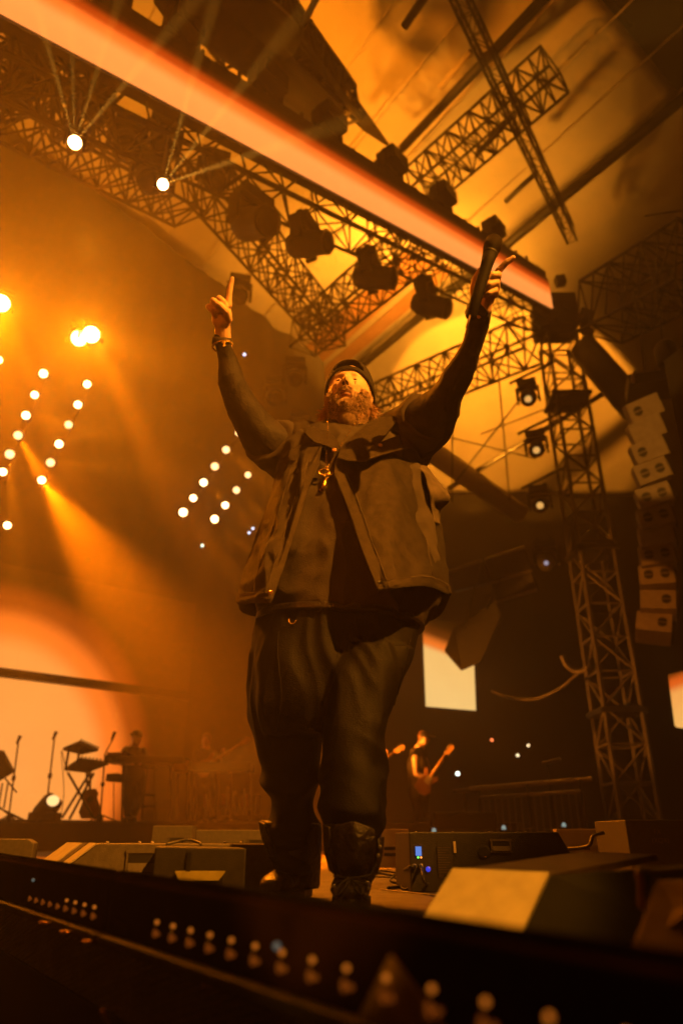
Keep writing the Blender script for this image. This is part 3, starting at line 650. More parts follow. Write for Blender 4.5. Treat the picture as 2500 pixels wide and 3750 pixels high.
def wedge(label, prof, ux, dep, m_side, m_front=None, front=None, name='stage_monitor', grp='floor monitors', hnd=None, strips=None, org=None):
    """prof: (along ux, z) side outline, dep: width vector"""
    org = V(org); t = thing(name, label, 'stage monitor', org, grp); ux = V(ux).normalized()
    poly = [(u, v) for u, v in prof]
    part('cabinet', MB().prism(poly, ux, V((0, 0, 1)), org, dep), m_side, t, bevel=.004)
    nrm = -V(dep).normalized()
    if strips:     # pale baffle faces lying on the slanted side between outline points i and j
        for (i, j, a, b, mm) in strips:
            A, B = org+ux*poly[i][0]+V((0, 0, poly[i][1])), org+ux*poly[j][0]+V((0, 0, poly[j][1]))
            n2 = (B-A).cross(V(dep)).normalized()
            cc = org+ux*(sum(u for u, v in poly)/len(poly))+V((0, 0, .06))
            if n2.dot((A+B)/2-cc) < 0: n2 = -n2
            m0 = .03
            q = [A.lerp(B, m0)+V(dep)*a, A.lerp(B, 1-m0)+V(dep)*a, A.lerp(B, 1-m0)+V(dep)*b, A.lerp(B, m0)+V(dep)*b]
            q = [p+n2*.003 for p in q]
            part('grille' if mm is not M_black else 'baffle_gap', hexbox(q, n2*.004), mm, t)
    for (u, v, w_, h_) in (hnd or []):
        handle(t, org+ux*u+V((0, 0, v)), ux, w_, h_, nrm)
    return t
# big left wedge: near side faces the camera
a = gz(105, 3290, 0); a = P(190, 3255, 2.78); a.z = 0
o1 = PY(90, 3300, 2.35); o1.z = 0
xl = lambda px, y: (px-1250)/FPX*(y*CP-.08*SP)      # world x of picture column at distance y near the floor
w = wedge('wide pale-edged stage monitor with a slanted end at the left', [(0, 0), (0, .035), (.155, .152), (.70, .150), (.80, .150), (.80, 0)], (1, .05, 0), (-.22, .36, 0), M_wedge,
          org=(xl(165, 2.42), 2.42, 0), hnd=[(.30, .098, .115, .06)], strips=[(1, 2, .0, .22, M_pale), (1, 2, .25, .40, M_black), (1, 2, .46, .98, M_pale)])
for k in range(8):
    p = V((xl(165, 2.42)+.17+.07*k, 2.46+.12*(k % 2), .153)); part('screw', MB().lathe([(.006, 0), (.006, .002), (.003, .005)], 8, None, p), M_alu, w, True)
# dark box in front of it
b = thing('monitor_speaker', 'dark box speaker with a gleaming recessed handle, left of the boots', 'stage monitor', (xl(640, 2.2), 2.2, 0), 'floor monitors')
x0, x1 = xl(560, 2.12), xl(898, 2.12)
part('cabinet', MB().prism([(x0, 0), (x1, 0), (x1, .142), (x0, .146)], (1, 0, 0), (0, 0, 1), (0, 2.12, 0), (-.06, .30, 0)), mat('dark_speaker_paint', (.020, .017, .012), .6, 0, .3, 40, .2, 300), b, bevel=.004)
part('corner_seam', MB().box((xl(690, 2.12), 2.116, .07), (.012, .004, .13)), M_black, b)
cx = xl(735, 2.12)
part('handle_recess', MB().box((cx, 2.117, .056), (.125, .006, .04)), M_black, b)
part('handle_lip', MB().add([V((cx-.066, 2.112, .084)), V((cx+.066, 2.112, .084)), V((cx+.052, 2.104, .066)), V((cx-.052, 2.104, .066)), V((cx-.066, 2.116, .088)), V((cx+.066, 2.116, .088))], [(0, 1, 2, 3), (4, 5, 1, 0)]), mat('brass_lip', (.5, .42, .08), .35, .6, .2, 30, .1), b)
wire(smooth([V((xl(600, 2.3), 2.3, .150)), V((xl(640, 2.3), 2.32, .158)), V((xl(670, 2.3), 2.35, .162)), V((xl(715, 2.3), 2.33, .155)), V((xl(730, 2.3), 2.3, .150))]), .004, 'cable loop lying on the dark box speaker', name='cable', group=None)
# far left wedge
wedge('half-seen dark monitor with a brassy handle at the left edge', [(0, 0), (0, .165), (.42, .165), (.45, .15), (.45, 0)], (1, 0, 0), (-.1, .3, 0), M_wedge, org=(xl(115, 2.95)-.45, 2.95, 0), hnd=[(.30, .085, .2, .05)])
# middle-distance monitors
wedge('small pale box monitor behind the dark speaker', [(0, 0), (0, .235), (.235, .235), (.235, 0)], (1, 0, 0), (-.03, .3, 0), M_wedge, org=(xl(550, 4.6), 4.6, 0), hnd=[(.15, .15, .09, .045)])
wedge('long low monitor directly left of the boots', [(0, 0), (0, .205), (.40, .205), (.45, .16), (.46, 0)], (1, 0, 0), (-.03, .3, 0), M_wedge, org=(xl(712, 3.9), 3.9, 0), hnd=[(.31, .145, .09, .035)])
wedge('dark monitor box at the far right edge', [(0, 0), (0, .245), (.8, .245), (.8, 0)], (1, 0, 0), (-.03, .35, 0), mat('dark_speaker_paint', (.03, .03, .03)), org=(xl(2308, 3.6), 3.6, 0))
# large monitor in front on the right: bright baffle towards the left, top seen from above
NW = thing('stage_monitor', 'large near monitor with a bright amber front, cut by the stage edge', 'stage monitor', P(1800, 3400, 1.2), 'floor monitors')
TL, TR = P(1660, 3186, 1.30), P(2012, 3202, 1.16); BL, BR_ = P(1520, 3420, 1.16), P(1885, 3480, 1.04)
bk = V((.34, .40, .022))
BKL, BKR = TL+bk*1.1, TR+bk
q = [TL, TR, TR+bk, TL+bk*1.1]
part('top', MB().add(q+[v-V((0, 0, .012)) for v in q], [(0, 1, 2, 3), (7, 6, 5, 4), (0, 4, 5, 1), (1, 5, 6, 2), (2, 6, 7, 3), (3, 7, 4, 0)]), mat('monitor_top', (.10, .06, .028), .6, 0, .25, 20, .2), NW)
q = [TL, TR, BR_, BL]; fn = (TR-TL).cross(BL-TL).normalized()
if fn.dot(TL-CAM) > 0: fn = -fn
part('grille', hexbox([p+fn*.004 for p in q], -fn*.01), M_pale, NW)
q = [TR-V((0, 0, .002)), TR+V((.30, -.04, .02)), V((TR.x+.30, TR.y-.14, .0)), BR_]
part('side_panel', hexbox(q, V((0, .02, 0))), M_black, NW)
q = [TL-V((0, 0, .002)), TL+bk*1.1-V((0, 0, .002)), V(((TL+bk).x, (TL+bk).y, 0)), V((BL.x, BL.y+.02, 0))]
part('side_panel', hexbox(q, V((.02, 0, 0))), M_black, NW)
part('handle_bar', MB().tube(smooth([P(2330, 3186, .98), P(2400, 3188, .98), P(2480, 3186, .98), P(2560, 3184, .98)]), .004, 8), M_alu, NW, True)
part('handle_bar', MB().tube(smooth([P(2335, 3190, .98), P(2345, 3230, .98), P(2350, 3320, .99)]), .006, 8), M_wood, NW, True)
NW2 = thing('stage_monitor', 'second near monitor with a dim slanted front at the right edge', 'stage monitor', P(2450, 3400, .9), 'floor monitors')
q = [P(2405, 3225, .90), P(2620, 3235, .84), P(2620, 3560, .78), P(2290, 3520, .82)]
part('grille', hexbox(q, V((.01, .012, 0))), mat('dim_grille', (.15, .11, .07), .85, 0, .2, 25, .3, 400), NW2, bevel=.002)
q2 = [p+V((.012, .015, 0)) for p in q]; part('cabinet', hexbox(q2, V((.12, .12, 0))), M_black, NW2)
NW3 = thing('pit_speaker', 'dim speaker box low in the pit at the bottom right', 'speaker', P(2300, 3680, .8), 'floor monitors')
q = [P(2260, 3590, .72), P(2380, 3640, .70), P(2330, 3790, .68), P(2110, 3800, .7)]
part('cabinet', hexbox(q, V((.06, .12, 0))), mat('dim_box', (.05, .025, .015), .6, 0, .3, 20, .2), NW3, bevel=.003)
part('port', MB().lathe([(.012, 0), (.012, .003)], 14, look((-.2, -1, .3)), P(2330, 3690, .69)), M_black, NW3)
# powered amp with screen
yA = 2.72; xa0, xa1, xa2 = xl(1500, yA), xl(1720, yA), xl(2120, yA)
A = thing('amplifier_monitor', 'black powered monitor with a small blue display and plugged cables', 'amplifier', (xa0, yA, 0), 'floor monitors')
M_amp = mat('amp_black', (.013, .011, .010), .5, 0, .4, 60, .25, 300)
part('cabinet', MB().prism([(xa0, 0), (xa1, 0), (xa2, 0), (xa2, .07), (xa2-.06, .187), (xa0, .187)], (1, 0, 0), (0, 0, 1), (0, yA, 0), (-.02, .42, 0)), M_amp, A, bevel=.004)
X = lambda px: xl(px, yA)
def Zr(py): return PY(1500, py, yA-.004).z
part('display', MB().box((X(1533), yA-.004, Zr(3117)), (.020, .004, .029)), glow('blue_display', (.12, .3, .9), .75), A)
part('power_switch', MB().lathe([(.0085, 0), (.0085, .004), (.004, .006)], 16, look((0, -1, 0)), (X(1566), yA, Zr(3183))), glow('blue_switch', (.03, .06, .8), .8), A)
part('switch_ring', MB().lathe([(.013, 0), (.013, .003)], 18, look((0, -1, 0)), (X(1566), yA+.0005, Zr(3183))), M_steel, A)
for k, c in enumerate(((.2, .9, .1), (1, .3, .05))):
    part('status_light', MB().ell((X(1531+11*k), yA-.002, Zr(3140)), (.0032,)*3, None, 8, 5), glow('led%d' % k, c, 2.5), A)
part('label_plate', MB().box((X(1629), yA-.002, Zr(3150)), (.052, .003, .088)), mat('printed_label', (.02, .016, .012), .6), A)
for k in range(11): part('print_line', MB().box((X(1627)-.004*(k % 3), yA-.0042, Zr(3104+9*k)), (.044-.008*(k % 3), .0008, .0016)), mat('faint_print', (.10, .07, .045), .7), A)
part('sticker', MB().box((X(1667), yA-.003, Zr(3102)), (.009, .003, .036)), M_white, A)
for k, px in enumerate((1516, 1540)): part('connector', MB().lathe([(.008, 0), (.008, .012), (.006, .02)], 12, look((0, -1, 0)), (X(px), yA, Zr(3172))), M_alu, A, True)
handle(A, V((X(1838), yA, Zr(3098))), (1, 0, 0), .064, .036, (0, -1, 0), lip=M_wedge)
part('pole_cup', MB().lathe([(.022, 0), (.022, .004), (.016, .005)], 20, look((0, -1, 0)), (X(1775), yA, Zr(3120))), M_black, A)
part('cup_glint', MB().ell((X(1777), yA-.006, Zr(3138)), (.004, .003, .003)), M_gold, A)
for k in range(4): part('screw', MB().ell((xa0+.03+.13*k, yA+.05, .188), (.004, .004, .002)), M_alu, A)
def fl_text(txt, loc, size, m, parent, name='lettering'):
    c = bpy.data.curves.new(name, 'FONT'); c.body = txt; c.size = size; c.extrude = .0004; o = bpy.data.objects.new(name, c); COL.objects.link(o)
    bpy.context.view_layer.update(); me = bpy.data.meshes.new_from_object(o.evaluated_get(bpy.context.evaluated_depsgraph_get())); bpy.data.objects.remove(o)
    o = link(name, me, None, parent); me.materials.clear(); me.materials.append(m); o.location = V(loc)-rootloc(parent); o.rotation_euler = (R(90), 0, 0); return o
fl_text('FX', (X(1604), yA-.005, Zr(3215)), .014, MATS['faint_print'], A)
yB = 3.585
BX = [o for o in bpy.data.objects if o.get('label') == 'dark monitor box at the far right edge'][0]
for txt, px, py in (('FX', 2408, 3054), ('(XQX)', 2395, 3086)): fl_text(txt, (xl(px, yB), yB, PY(px, py, yB).z), .028, MATS['faint_print'], BX)
# cables on the floor by the amp
fl = lambda px, py, z=.006: PZ(px, py, z)
def cord(pts, r, label, m=M_rubber): return wire(smooth([V(p) for p in pts]), r, label, name='floor_cable', m=m, group='cables on the stage floor')
cord([V((X(1516), yA-.02, Zr(3172))), V((X(1490), yA-.10, Zr(3172)+.0)), fl(1455, 3200, .03), fl(1430, 3225, .008), fl(1500, 3240), fl(1420, 3252)], .0055, 'thick cable arching down from the amplifier socket')
cord([V((X(1540), yA-.02, Zr(3172))), V((X(1545), yA-.08, .03)), fl(1600, 3225, .02), fl(1680, 3262), fl(1760, 3300)], .005, 'cable running right from the amplifier socket to the near monitor')
cord([fl(1330, 3205), fl(1390, 3196, .008), fl(1440, 3205), fl(1500, 3200, .01), fl(1540, 3212)], .007, 'cable bundle lying between the boot and the amplifier')
cord([fl(1340, 3190), fl(1400, 3188, .012), fl(1450, 3196), fl(1520, 3214, .01), fl(1600, 3250)], .005, 'second cable of the bundle beside the boot')
cord([fl(1360, 3210), fl(1440, 3214, .012), fl(1470, 3235), fl(1468, 3250), fl(1490, 3256), fl(1498, 3235, .02)], .004, 'curled cable end in front of the amplifier')
tp = fl(1385, 3257, .002); tq = fl(1640, 3283, .002)
single('tape_mark', MB().add([tp, tq, tq+V((0, .018, 0)), tp+V((.01, .012, 0)), tp+V((0, 0, .0012)), tq+V((0, 0, .0012)), tq+V((0, .018, .0012)), tp+V((.01, .012, .0012))], [(0, 1, 2, 3), (4, 5, 6, 7), (0, 4, 5, 1), (1, 5, 6, 2), (2, 6, 7, 3), (3, 7, 4, 0)]), mat('gaffer_tape', (.6, .5, .3), .6, 0, .1, 40, .1), 'pale strip of tape on the floor before the amplifier', 'tape')
tp = fl(1500, 3140+92, .002)
# white-bodied strip lights on the floor behind
def striplight(label, px0, px1, y, zt):
    x0, x1 = xl(px0, y), xl(px1, y); t = thing('strip_light', label, 'strip light', (x0, y, 0), 'pale strip lights on the floor')
    part('body', MB().prism([(0, .02), (-.03, .02), (-.03, zt*.6), (.03, zt), (.10, zt), (.10, .02)], V((0, 1, 0)), V((0, 0, 1)), (x0, y, 0), (x1-x0, 0, 0)), M_white, t, bevel=.004)
    n_ = max(2, int((x1-x0)/.28))
    for k in range(n_):
        for z in (.40, .54): part('slot', MB().box((x0+(x1-x0)*(k+.45)/n_, y-.034, zt*z), ((x1-x0)/n_*.72, .006, zt*.07)), M_black, t)
    part('foot', MB().box((x0+.05, y+.03, .01), (.05, .14, .02)), M_black, t); part('foot', MB().box((x1-.05, y+.03, .01), (.05, .14, .02)), M_black, t)
    return t
striplight('pale strip light on the floor between the leg and the amplifier', 1290, 1500, 4.4, .215)
striplight('long pale strip light on the floor right of the amplifier', 2050, 2306, 4.4, .215)
for k in range(9):
    p = PY(1310+22*k, 3050, 6.0)
    single('footlight_bulb', MB().ell(p, (.014,)*3, None, 8, 5), glow('foot_bulb', (1, .6, .35), 1.6), 'tiny round bulb in the row behind the strip light, %s from the left' % ordn[k], 'bulb', True, group='row of tiny bulbs on the riser lip')
single('bulb_rail', MB().box((PY(1310, 3057, 6.05)+PY(1500, 3057, 6.05))/2, (.62, .03, .03)), M_black, 'low black rail carrying the row of tiny bulbs', 'rail')
for i, (px, py) in enumerate(((1588, 3040), (1843, 3030), (2063, 3020))):
    p = PY(px, py, 8.0); single('floor_lamp', MB().lathe([(.022, -.02), (.02, .008), (.008, .02)], 10, None, p), glow('cool_footlamp', (.6, .8, .7), .4), 'pale greenish lamp dot on the stage behind the amplifier, %s from the left' % ordn[i], 'lamp', True, group='pale lamp dots at the back of the stage')
cord([PY(1790*1, 3120, 3.5), PY(2060, 3110, 3.4), PY(2150, 3100, 3.3), PY(2170, 3062, 3.3), PY(2210, 3050, 3.3)][1:], .008, 'cable with a shiny plug sticking up left of the far right box')

# ---------------------------------------------------------------- barricade, hi-hat, boom mic
bt = thing('barricade', 'metal crowd barricade with vertical bars behind the guitarist', 'barricade', PY(1780, 3020, 11))
r1, r2 = PY(1720, 2888, 11.2), PY(2166, 2852, 10.2)
rod('top_rail', r1, r2, .03, bt, UCA)
m1, m2 = PY(1755, 2922, 11.2), PY(2130, 2897, 10.2); rod('middle_rail', m1, m2, .024, bt, UCA)
for k in range(15):
    p = m1.lerp(m2, (k+.5)/15.5); rod('bar', p, V((p.x, p.y, .12)), .008, bt, UCA)
for p in (m1, m1.lerp(m2, .5), m2): rod('post', V((p.x, p.y, .3)), p+V((0, 0, .14)), .024, bt)
rod('stay', PY(1660, 2898, 11.6), PY(1760, 2890, 11.2), .03, bt); rod('stay', PY(1700, 2895, 11.5), PY(1705, 3000, 11.5), .03, bt)
mt = thing('boom_microphone', 'microphone on a black boom stand beyond the barricade', 'microphone', PY(2000, 3000, 10.8))
a_, b_ = PY(1985, 2795, 10.8), PY(2050, 2779, 10.6); rod('boom', a_, b_, .022, mt, UCA)
rod('stand', V((a_.x+.07, a_.y, .32)), a_+V((.07, 0, 0)), .012, mt)
hh = thing('equipment_case', 'low dark case with gear lying on it beside the guitarist', 'case', PY(1700, 3020, 10.5))
part('case_body', MB().box(PY(1695, 3008, 10.6), (.85, .4, .22)), M_black, hh, bevel=.02)
part('gear', MB().tube(smooth([PY(1640, 2985, 10.4), PY(1680, 2978, 10.4), PY(1730, 2984, 10.4)]), .02, 8), M_steel, hh, True)

# ---------------------------------------------------------------- band gear on the riser (silhouettes)
YR = 11.9
def B(px, py, y=YR): return PY(px, py, y)
def stand(label, top, base, y=YR, boom=None, micpos=None, name='microphone_stand', mic=True):
    a, b = B(*top, y), B(*base, y); b.z = rz; t = thing(name, label, 'microphone stand', b, 'microphone stands')
    rod('tube', b+V((0, 0, .03)), a, .013, t); m_ = b.lerp(a, .52); rod('clutch', m_, b.lerp(a, .58), .03, t)
    for k in range(3):
        an = k*2.09+.5; rod('leg', b+V((0, 0, .12)), b+V((math.cos(an)*.3, math.sin(an)*.3, .015)), .011, t)
    rod('weight', b, b+V((0, 0, .1)), .05, t)
    if boom: rod('boom', a, B(*boom, y), .011, t); a = B(*boom, y)
    if mic: part('mic_head', MB().tube([a+V((-.02, 0, -.02)), a+V((0, 0, .06)), a+V((.015, 0, .11))], [.02, .026, .03], 10), M_black, t, True)
    return t
stand('microphone stand with an upright mic at the left edge of the riser', (68, 2720), (35, 2985))
stand('tall leaning microphone stand left of the keyboards', (200, 2705), (168, 2985))
stand('microphone stand with a short boom right of the keyboards', (385, 2760), (370, 2985), boom=(415, 2706))
# music stand / drum at the far left
t = thing('music_stand', 'black tilted desk on splayed legs at the far left', 'music stand', B(0, 3005))
q = [B(-60, 2740), B(5, 2752), B(46, 2830), B(-20, 2870)]
part('desk', hexbox(q, V((.02, .06, .02))), M_black, t)
for a_, b_ in (((10, 2868), (-10, 2990)), ((30, 2868), (15, 2960)), ((20, 2850), (62, 2902)), ((-20, 2940), (60, 3005)), ((0, 2960), (100, 3008))): rod('leg', B(*a_), B(*b_), .014, t)
# keyboard stand with two tiers
t = thing('keyboard_stand', 'two-tier x-frame keyboard stand standing before the glowing wall', 'keyboard stand', B(290, 3005))
for a_, b_ in (((330, 2830), (228, 2995)), ((250, 2830), (345, 2998)), ((345, 2830), (255, 3000))): rod('leg', B(*a_), B(*b_), .022, t)
for a_, b_ in (((240, 2820), (252, 2752)), ((283, 2800), (292, 2745)), ((318, 2825), (320, 2880))): rod('post', B(*a_), B(*b_), .02, t)
rod('foot', B(325, 2980), B(355, 3002), .016, t)
def keyboard(label, pts, name='keyboard'):
    q = [B(*p) for p in pts]; t = thing(name, label, 'keyboard', q[0], 'keyboards on the two-tier stand')
    part('case', MB().add(q+[p+V((0, .03, .05)) for p in q], [(0, 1, 2, 3), (7, 6, 5, 4), (0, 4, 5, 1), (1, 5, 6, 2), (2, 6, 7, 3), (3, 7, 4, 0)]), M_black, t, bevel=.006)
    for k in range(8):
        p = q[3].lerp(q[2], (k+.5)/8)
        part('knob', MB().ell(p+V((0, .03, .06)), (.015, .015, .02), None, 8, 5), M_plast, t)
    return t
keyboard('upper small keyboard tilted on the top tier', [(228, 2748), (300, 2765), (360, 2752), (290, 2722)])
keyboard('lower wide keyboard with cables under it', [(235, 2822), (320, 2832), (400, 2800), (290, 2785)])
wire(smooth([B(245, 2828), B(226, 2750), B(235, 2900), B(222, 3000)]), .007, 'thin cable hanging from the keyboard stand', m=M_rubber)
# acoustic guitar on a stand
t = thing('acoustic_guitar', 'dark acoustic guitar leaning under the keyboard stand', 'guitar', B(325, 2985))
gc = B(328, 2950)
gp = [(.0, -.17), (.13, -.15), (.165, -.05), (.12, .06), (.10, .12), (.12, .19), (.08, .26), (-.08, .26), (-.12, .19), (-.10, .12), (-.12, .06), (-.165, -.05), (-.13, -.15)]
Mg = Matrix.Rotation(R(-8), 3, 'Y')
part('body', MB().prism(gp, Mg @ V((1, 0, 0)), Mg @ V((0, 0, 1)), gc+V((0, 0, -.02)), V((0, .09, 0))), M_wood, t, bevel=.01)
rod('neck', gc+Mg @ V((0, .02, .24)), gc+Mg @ V((0, .05, .62)), .022, t)
part('sound_hole', MB().lathe([(.045, 0), (.045, .004)], 16, look((0, -1, 0)), gc+V((0, -.003, .09))), M_black, t)
# low moving head light with a lit lens
t = thing('floor_moving_light', 'squat floor light with a glowing lens before the bright wall', 'stage light', B(170, 3005))
part('base', MB().box(B(165, 2993), (.42, .3, .14)), M_rig, t, bevel=.02)
MM = look(B(205, 2930)-B(160, 2985)); part('head', MB().lathe([(.13, -.2), (.16, -.1), (.16, .12), (.13, .2)], 16, MM, B(172, 2962)), M_rig, t, True)
part('lens', MB().lathe([(.09, 0), (.08, .02)], 16, look(V((.45, -1, .55))), B(195, 2932, YR-.16)), glow('floor_lens', (1, .6, .22), 1.6), t)
part('yoke', MB().box(B(190, 2975), (.05, .2, .26)), M_rig, t)
# snare-like pad on a thin stand
t = thing('drum_pad', 'small pad on a thin stand between keyboards and player', 'drum pad', B(417, 3000))
part('pad', MB().prism([(-.13, -.05), (.08, -.06), (.13, .0), (.13, .05), (.05, .07), (-.12, .06)], V((1, 0, 0)), V((0, 0, 1)), B(417, 2848), V((0, .2, 0))), M_black, t, bevel=.01)
rod('tube', B(417, 2865), B(417, 3005), .009, t)
# steel guitar table and stool, work surfaces
t = thing('instrument_table', 'long table with instruments that the keyboard player leans on', 'table', B(480, 3005))
part('tabletop', MB().box((B(400, 2778)+B(690, 2795))/2, ((B(690, 2795)-B(400, 2778)).length, .5, .10), Matrix.Rotation(R(1), 3, 'Y')), M_black, t, bevel=.01)
part('case', MB().box(B(430, 2773, YR-.05), (.26, .3, .12)), M_wood, t, bevel=.01)
for px in (627, 690, 452): rod('leg', B(px, 2800), B(px-5, 3005), .02, t, UCA if px == 627 else UC)
t = thing('bar_stool', 'black stool with crossbars right of the keyboard player', 'stool', B(545, 3005))
for a_, b_ in (((540, 2815), (520, 3000)), ((562, 2815), (572, 3005)), ((525, 2910), (568, 2912)), ((516, 2955), (572, 2955))): rod('leg' if a_[1] < 2900 else 'crossbar', B(*a_), B(*b_), .018, t)
part('seat', MB().box(B(550, 2808), (.22, .3, .05)), M_black, t)
t = thing('steel_guitar', 'pale steel guitar case on tall thin legs in the dim middle', 'steel guitar', B(670, 3005))
part('body', MB().box(B(668, 2806), (.20, .4, .16)), M_wood, t, bevel=.01); part('body', MB().box((B(700, 2806)+B(925, 2815))/2, (.98, .45, .13)), M_black, t, bevel=.01)
for px, y_ in ((652, YR), (690, YR), (712, YR), (800, YR), (846, YR), (915, YR)): rod('leg', B(px, 2830, y_), B(px, 3005, y_), .02, t, UCA)
# racks and crates in the dim centre
random.seed(5)
for i in range(7):
    px = 720+i*36; h_ = random.uniform(60, 150)
    t = thing('gear_stand', 'dim upright piece of band gear in the dark centre, %s from the left' % ordn[i], 'gear stand', B(px, 3005, 13.5), 'dim band gear behind the boots')
    rod('post', B(px, 3000, 13.5), B(px+random.uniform(-8, 8), 3000-h_, 13.5), .025, t, UCA)
    part('box', MB().box(B(px, 3000-h_*.6, 13.6), (.14, .2, random.uniform(.15, .4))), M_wood if i % 2 else M_black, t, bevel=.01)
    part('base', MB().box(B(px, 2995, 13.5), (.22, .3, .08)), M_black, t)

# ---------------------------------------------------------------- people
def bake(mb, name, m, parent, voxel, smooth_it=3, org=None, disp=None, smooth=True):
    """union of overlapping closed shapes -> one continuous skin"""
    org = org if org is not None else rootloc(parent)
    me = mb.mesh(name+'_raw', org); o = bpy.data.objects.new(name, me); COL.objects.link(o)
    if parent: o.parent = parent
    r = o.modifiers.new('r', 'REMESH'); r.mode = 'VOXEL'; r.voxel_size = voxel; r.adaptivity = 0
    if smooth_it: s = o.modifiers.new('s', 'SMOOTH'); s.iterations = smooth_it; s.factor = .5
    bpy.context.view_layer.update()
    dg = bpy.context.evaluated_depsgraph_get(); m2 = bpy.data.meshes.new_from_object(o.evaluated_get(dg)); m2.name = name
    o.modifiers.clear(); o.data = m2; bpy.data.meshes.remove(me)
    m2.materials.clear(); m2.materials.append(m)
    if disp:
        nrm = [V(v.normal) for v in m2.vertices]
        for v, n_ in zip(m2.vertices, nrm): v.co = v.co+n_*disp(v.co+org, n_)
    m2.polygons.foreach_set('use_smooth', [smooth]*len(m2.polygons))
    return o
def cap(mb, a, ra, b, rb, n=12):
    a = V(a); b = V(b); mb.tube([a, a.lerp(b, .5), b], [ra, (ra+rb)/2, rb], n); mb.ell(a, (ra,)*3, None, n, 8); mb.ell(b, (rb,)*3, None, n, 8)
def chain(mb, pts, rad, n=12):
    for i in range(len(pts)-1): cap(mb, pts[i], rad[i], pts[i+1], rad[i+1], n)
def crs(vals, t):
    k = len(vals); x = t*(k-1); i = min(int(x), k-2); f = x-i
    p0, p1, p2, p3 = vals[max(i-1, 0)], vals[i], vals[i+1], vals[min(i+2, k-1)]
    return .5*((2*p1)+(-p0+p2)*f+(2*p0-5*p1+4*p2-p3)*f*f+(-p0+3*p1-3*p2+p3)*f**3)
def loft(mb, secs, rings=28, n=40, pw=2.3):
    """secs: (xL,yL, xR,yR, ymid, thick) in 1568-px picture coordinates; superelliptic rings between the two outlines"""
    D = [(QY(s[0], s[1], s[4]), QY(s[2], s[3], s[4]), s[5]) for s in secs]
    Ls = [d[0] for d in D]; Rs = [d[1] for d in D]; Ts = [d[2] for d in D]; vs = []
    for i in range(rings+1):
        t = i/rings; L, R_, T = crs(Ls, t), crs(Rs, t), crs(Ts, t); c = (L+R_)/2; u = (R_-L)/2
        for j in range(n):
            a = 2*math.pi*j/n; ca, sa = math.cos(a), math.sin(a)
            vs.append(c+u*(math.copysign(abs(ca)**(2/pw), ca))+V((0, 1, 0))*(T/2*math.copysign(abs(sa)**(2/pw), sa)))
    fs = [(i*n+j, i*n+(j+1) % n, (i+1)*n+(j+1) % n, (i+1)*n+j) for i in range(rings) for j in range(n)]
    fs += [tuple(range(n))[::-1], tuple(range(rings*n, (rings+1)*n))]
    return mb.add(vs, fs)
def fold(p, s=7, seed=0, dirv=(1, .3, .35)):
    """soft ridged cloth folds"""
    q = V((p.x*dirv[0], p.y*dirv[1], p.z*dirv[2]))*s+V((seed, seed*.7, 0))
    return (.45-abs(noise.noise(q))*2.2)

PT = thing('person', 'big bearded performer in backwards cap, open vest and baggy black jeans raising both arms', 'person', (.0, 2.3, 0))
# --- head in its own frame
HC = PY(1280, 1462, 2.31)+V((0, 0, 0.012)); HM = Matrix.Rotation(R(-2), 3, 'Z') @ Matrix.Rotation(R(3), 3, 'Y') @ Matrix.Rotation(R(6), 3, 'X')
# HM x: tilt back is negative rotation (face = -Y)
HM = Matrix.Rotation(R(2), 3, 'Y') @ Matrix.Rotation(R(-8), 3, 'Z') @ Matrix.Rotation(R(-9), 3, 'X')
def gs(x, c, w): return math.exp(-((x-c)/w)**2)
def head_r(d):
    """local displacement of a unit direction -> head point; face along -Y, up +Z"""
    x, y, z = d
    p = V((x*.086, y*.104, z*.130))
    if z < 0: p.x *= 1-.10*(-z)**1.5; p.y *= 1-.04*(-z)
    f = max(0, -y)
    X_, Z_ = p.x, p.z; o = 0
    if y < .1:
        o += .030*gs(X_, 0, .0125)*gs(Z_, -.028, .018)*f          # nose tip
        o += .018*gs(X_, 0, .0105)*gs(Z_, -.008, .024)*f          # bridge
        o += .010*(gs(X_, .015, .008)+gs(X_, -.015, .008))*gs(Z_, -.034, .009)*f   # nostril wings
        o += .007*gs(abs(X_), .030, .022)*gs(Z_, .026, .010)*f     # brows
        o -= .012*gs(abs(X_), .031, .016)*gs(Z_, .004, .013)*f     # sockets
        o += .008*gs(abs(X_), .045, .02)*gs(Z_, -.025, .02)*f      # cheeks
        o += .010*gs(X_, 0, .03)*gs(Z_, -.066, .016)*f             # muzzle
        o += .006*gs(X_, 0, .020)*gs(Z_, -.060, .0045)*f+.009*gs(X_, 0, .017)*gs(Z_, -.074, .006)*f   # lips
        o -= .007*gs(X_, 0, .022)*gs(Z_, -.0665, .0025)*f          # mouth line
        o += .012*gs(X_, 0, .03)*gs(Z_, -.100, .018)*f             # chin
    return p+V((0, -o, 0))+V((0, 0, 0))
def head_to(w): return HC+HM @ V(w)
nu, nv = 96, 72; hv = []; hf = []
for i in range(nv+1):
    th = math.pi*i/nv
    for j in range(nu):
        a = 2*math.pi*j/nu; hv.append(head_to(head_r((math.sin(th)*math.cos(a), math.sin(th)*math.sin(a), math.cos(th)))))
for i in range(nv):
    for j in range(nu): hf.append((i*nu+j, i*nu+(j+1) % nu, (i+1)*nu+(j+1) % nu, (i+1)*nu+j))
body = MB(); body.add(hv, hf)
for sx in (-1, 1):   # ears
    body.ell(head_to((sx*.080, .012, -.018)), (.009, .02, .031), HM @ Matrix.Rotation(R(12*sx), 3, 'Z'))
    body.ell(head_to((sx*.086, .004, -.010)), (.006, .012, .02), HM)
# eyelids
for sx in (-1, 1): body.ell(head_to((sx*.030, -.082, .005)), (.0145, .012, .0105), HM)
neckb = QY(797, 985, 2.40)
chain(body, [head_to((0, .02, -.05)), head_to((0, .025, -.10)), neckb], [.066, .068, .085])
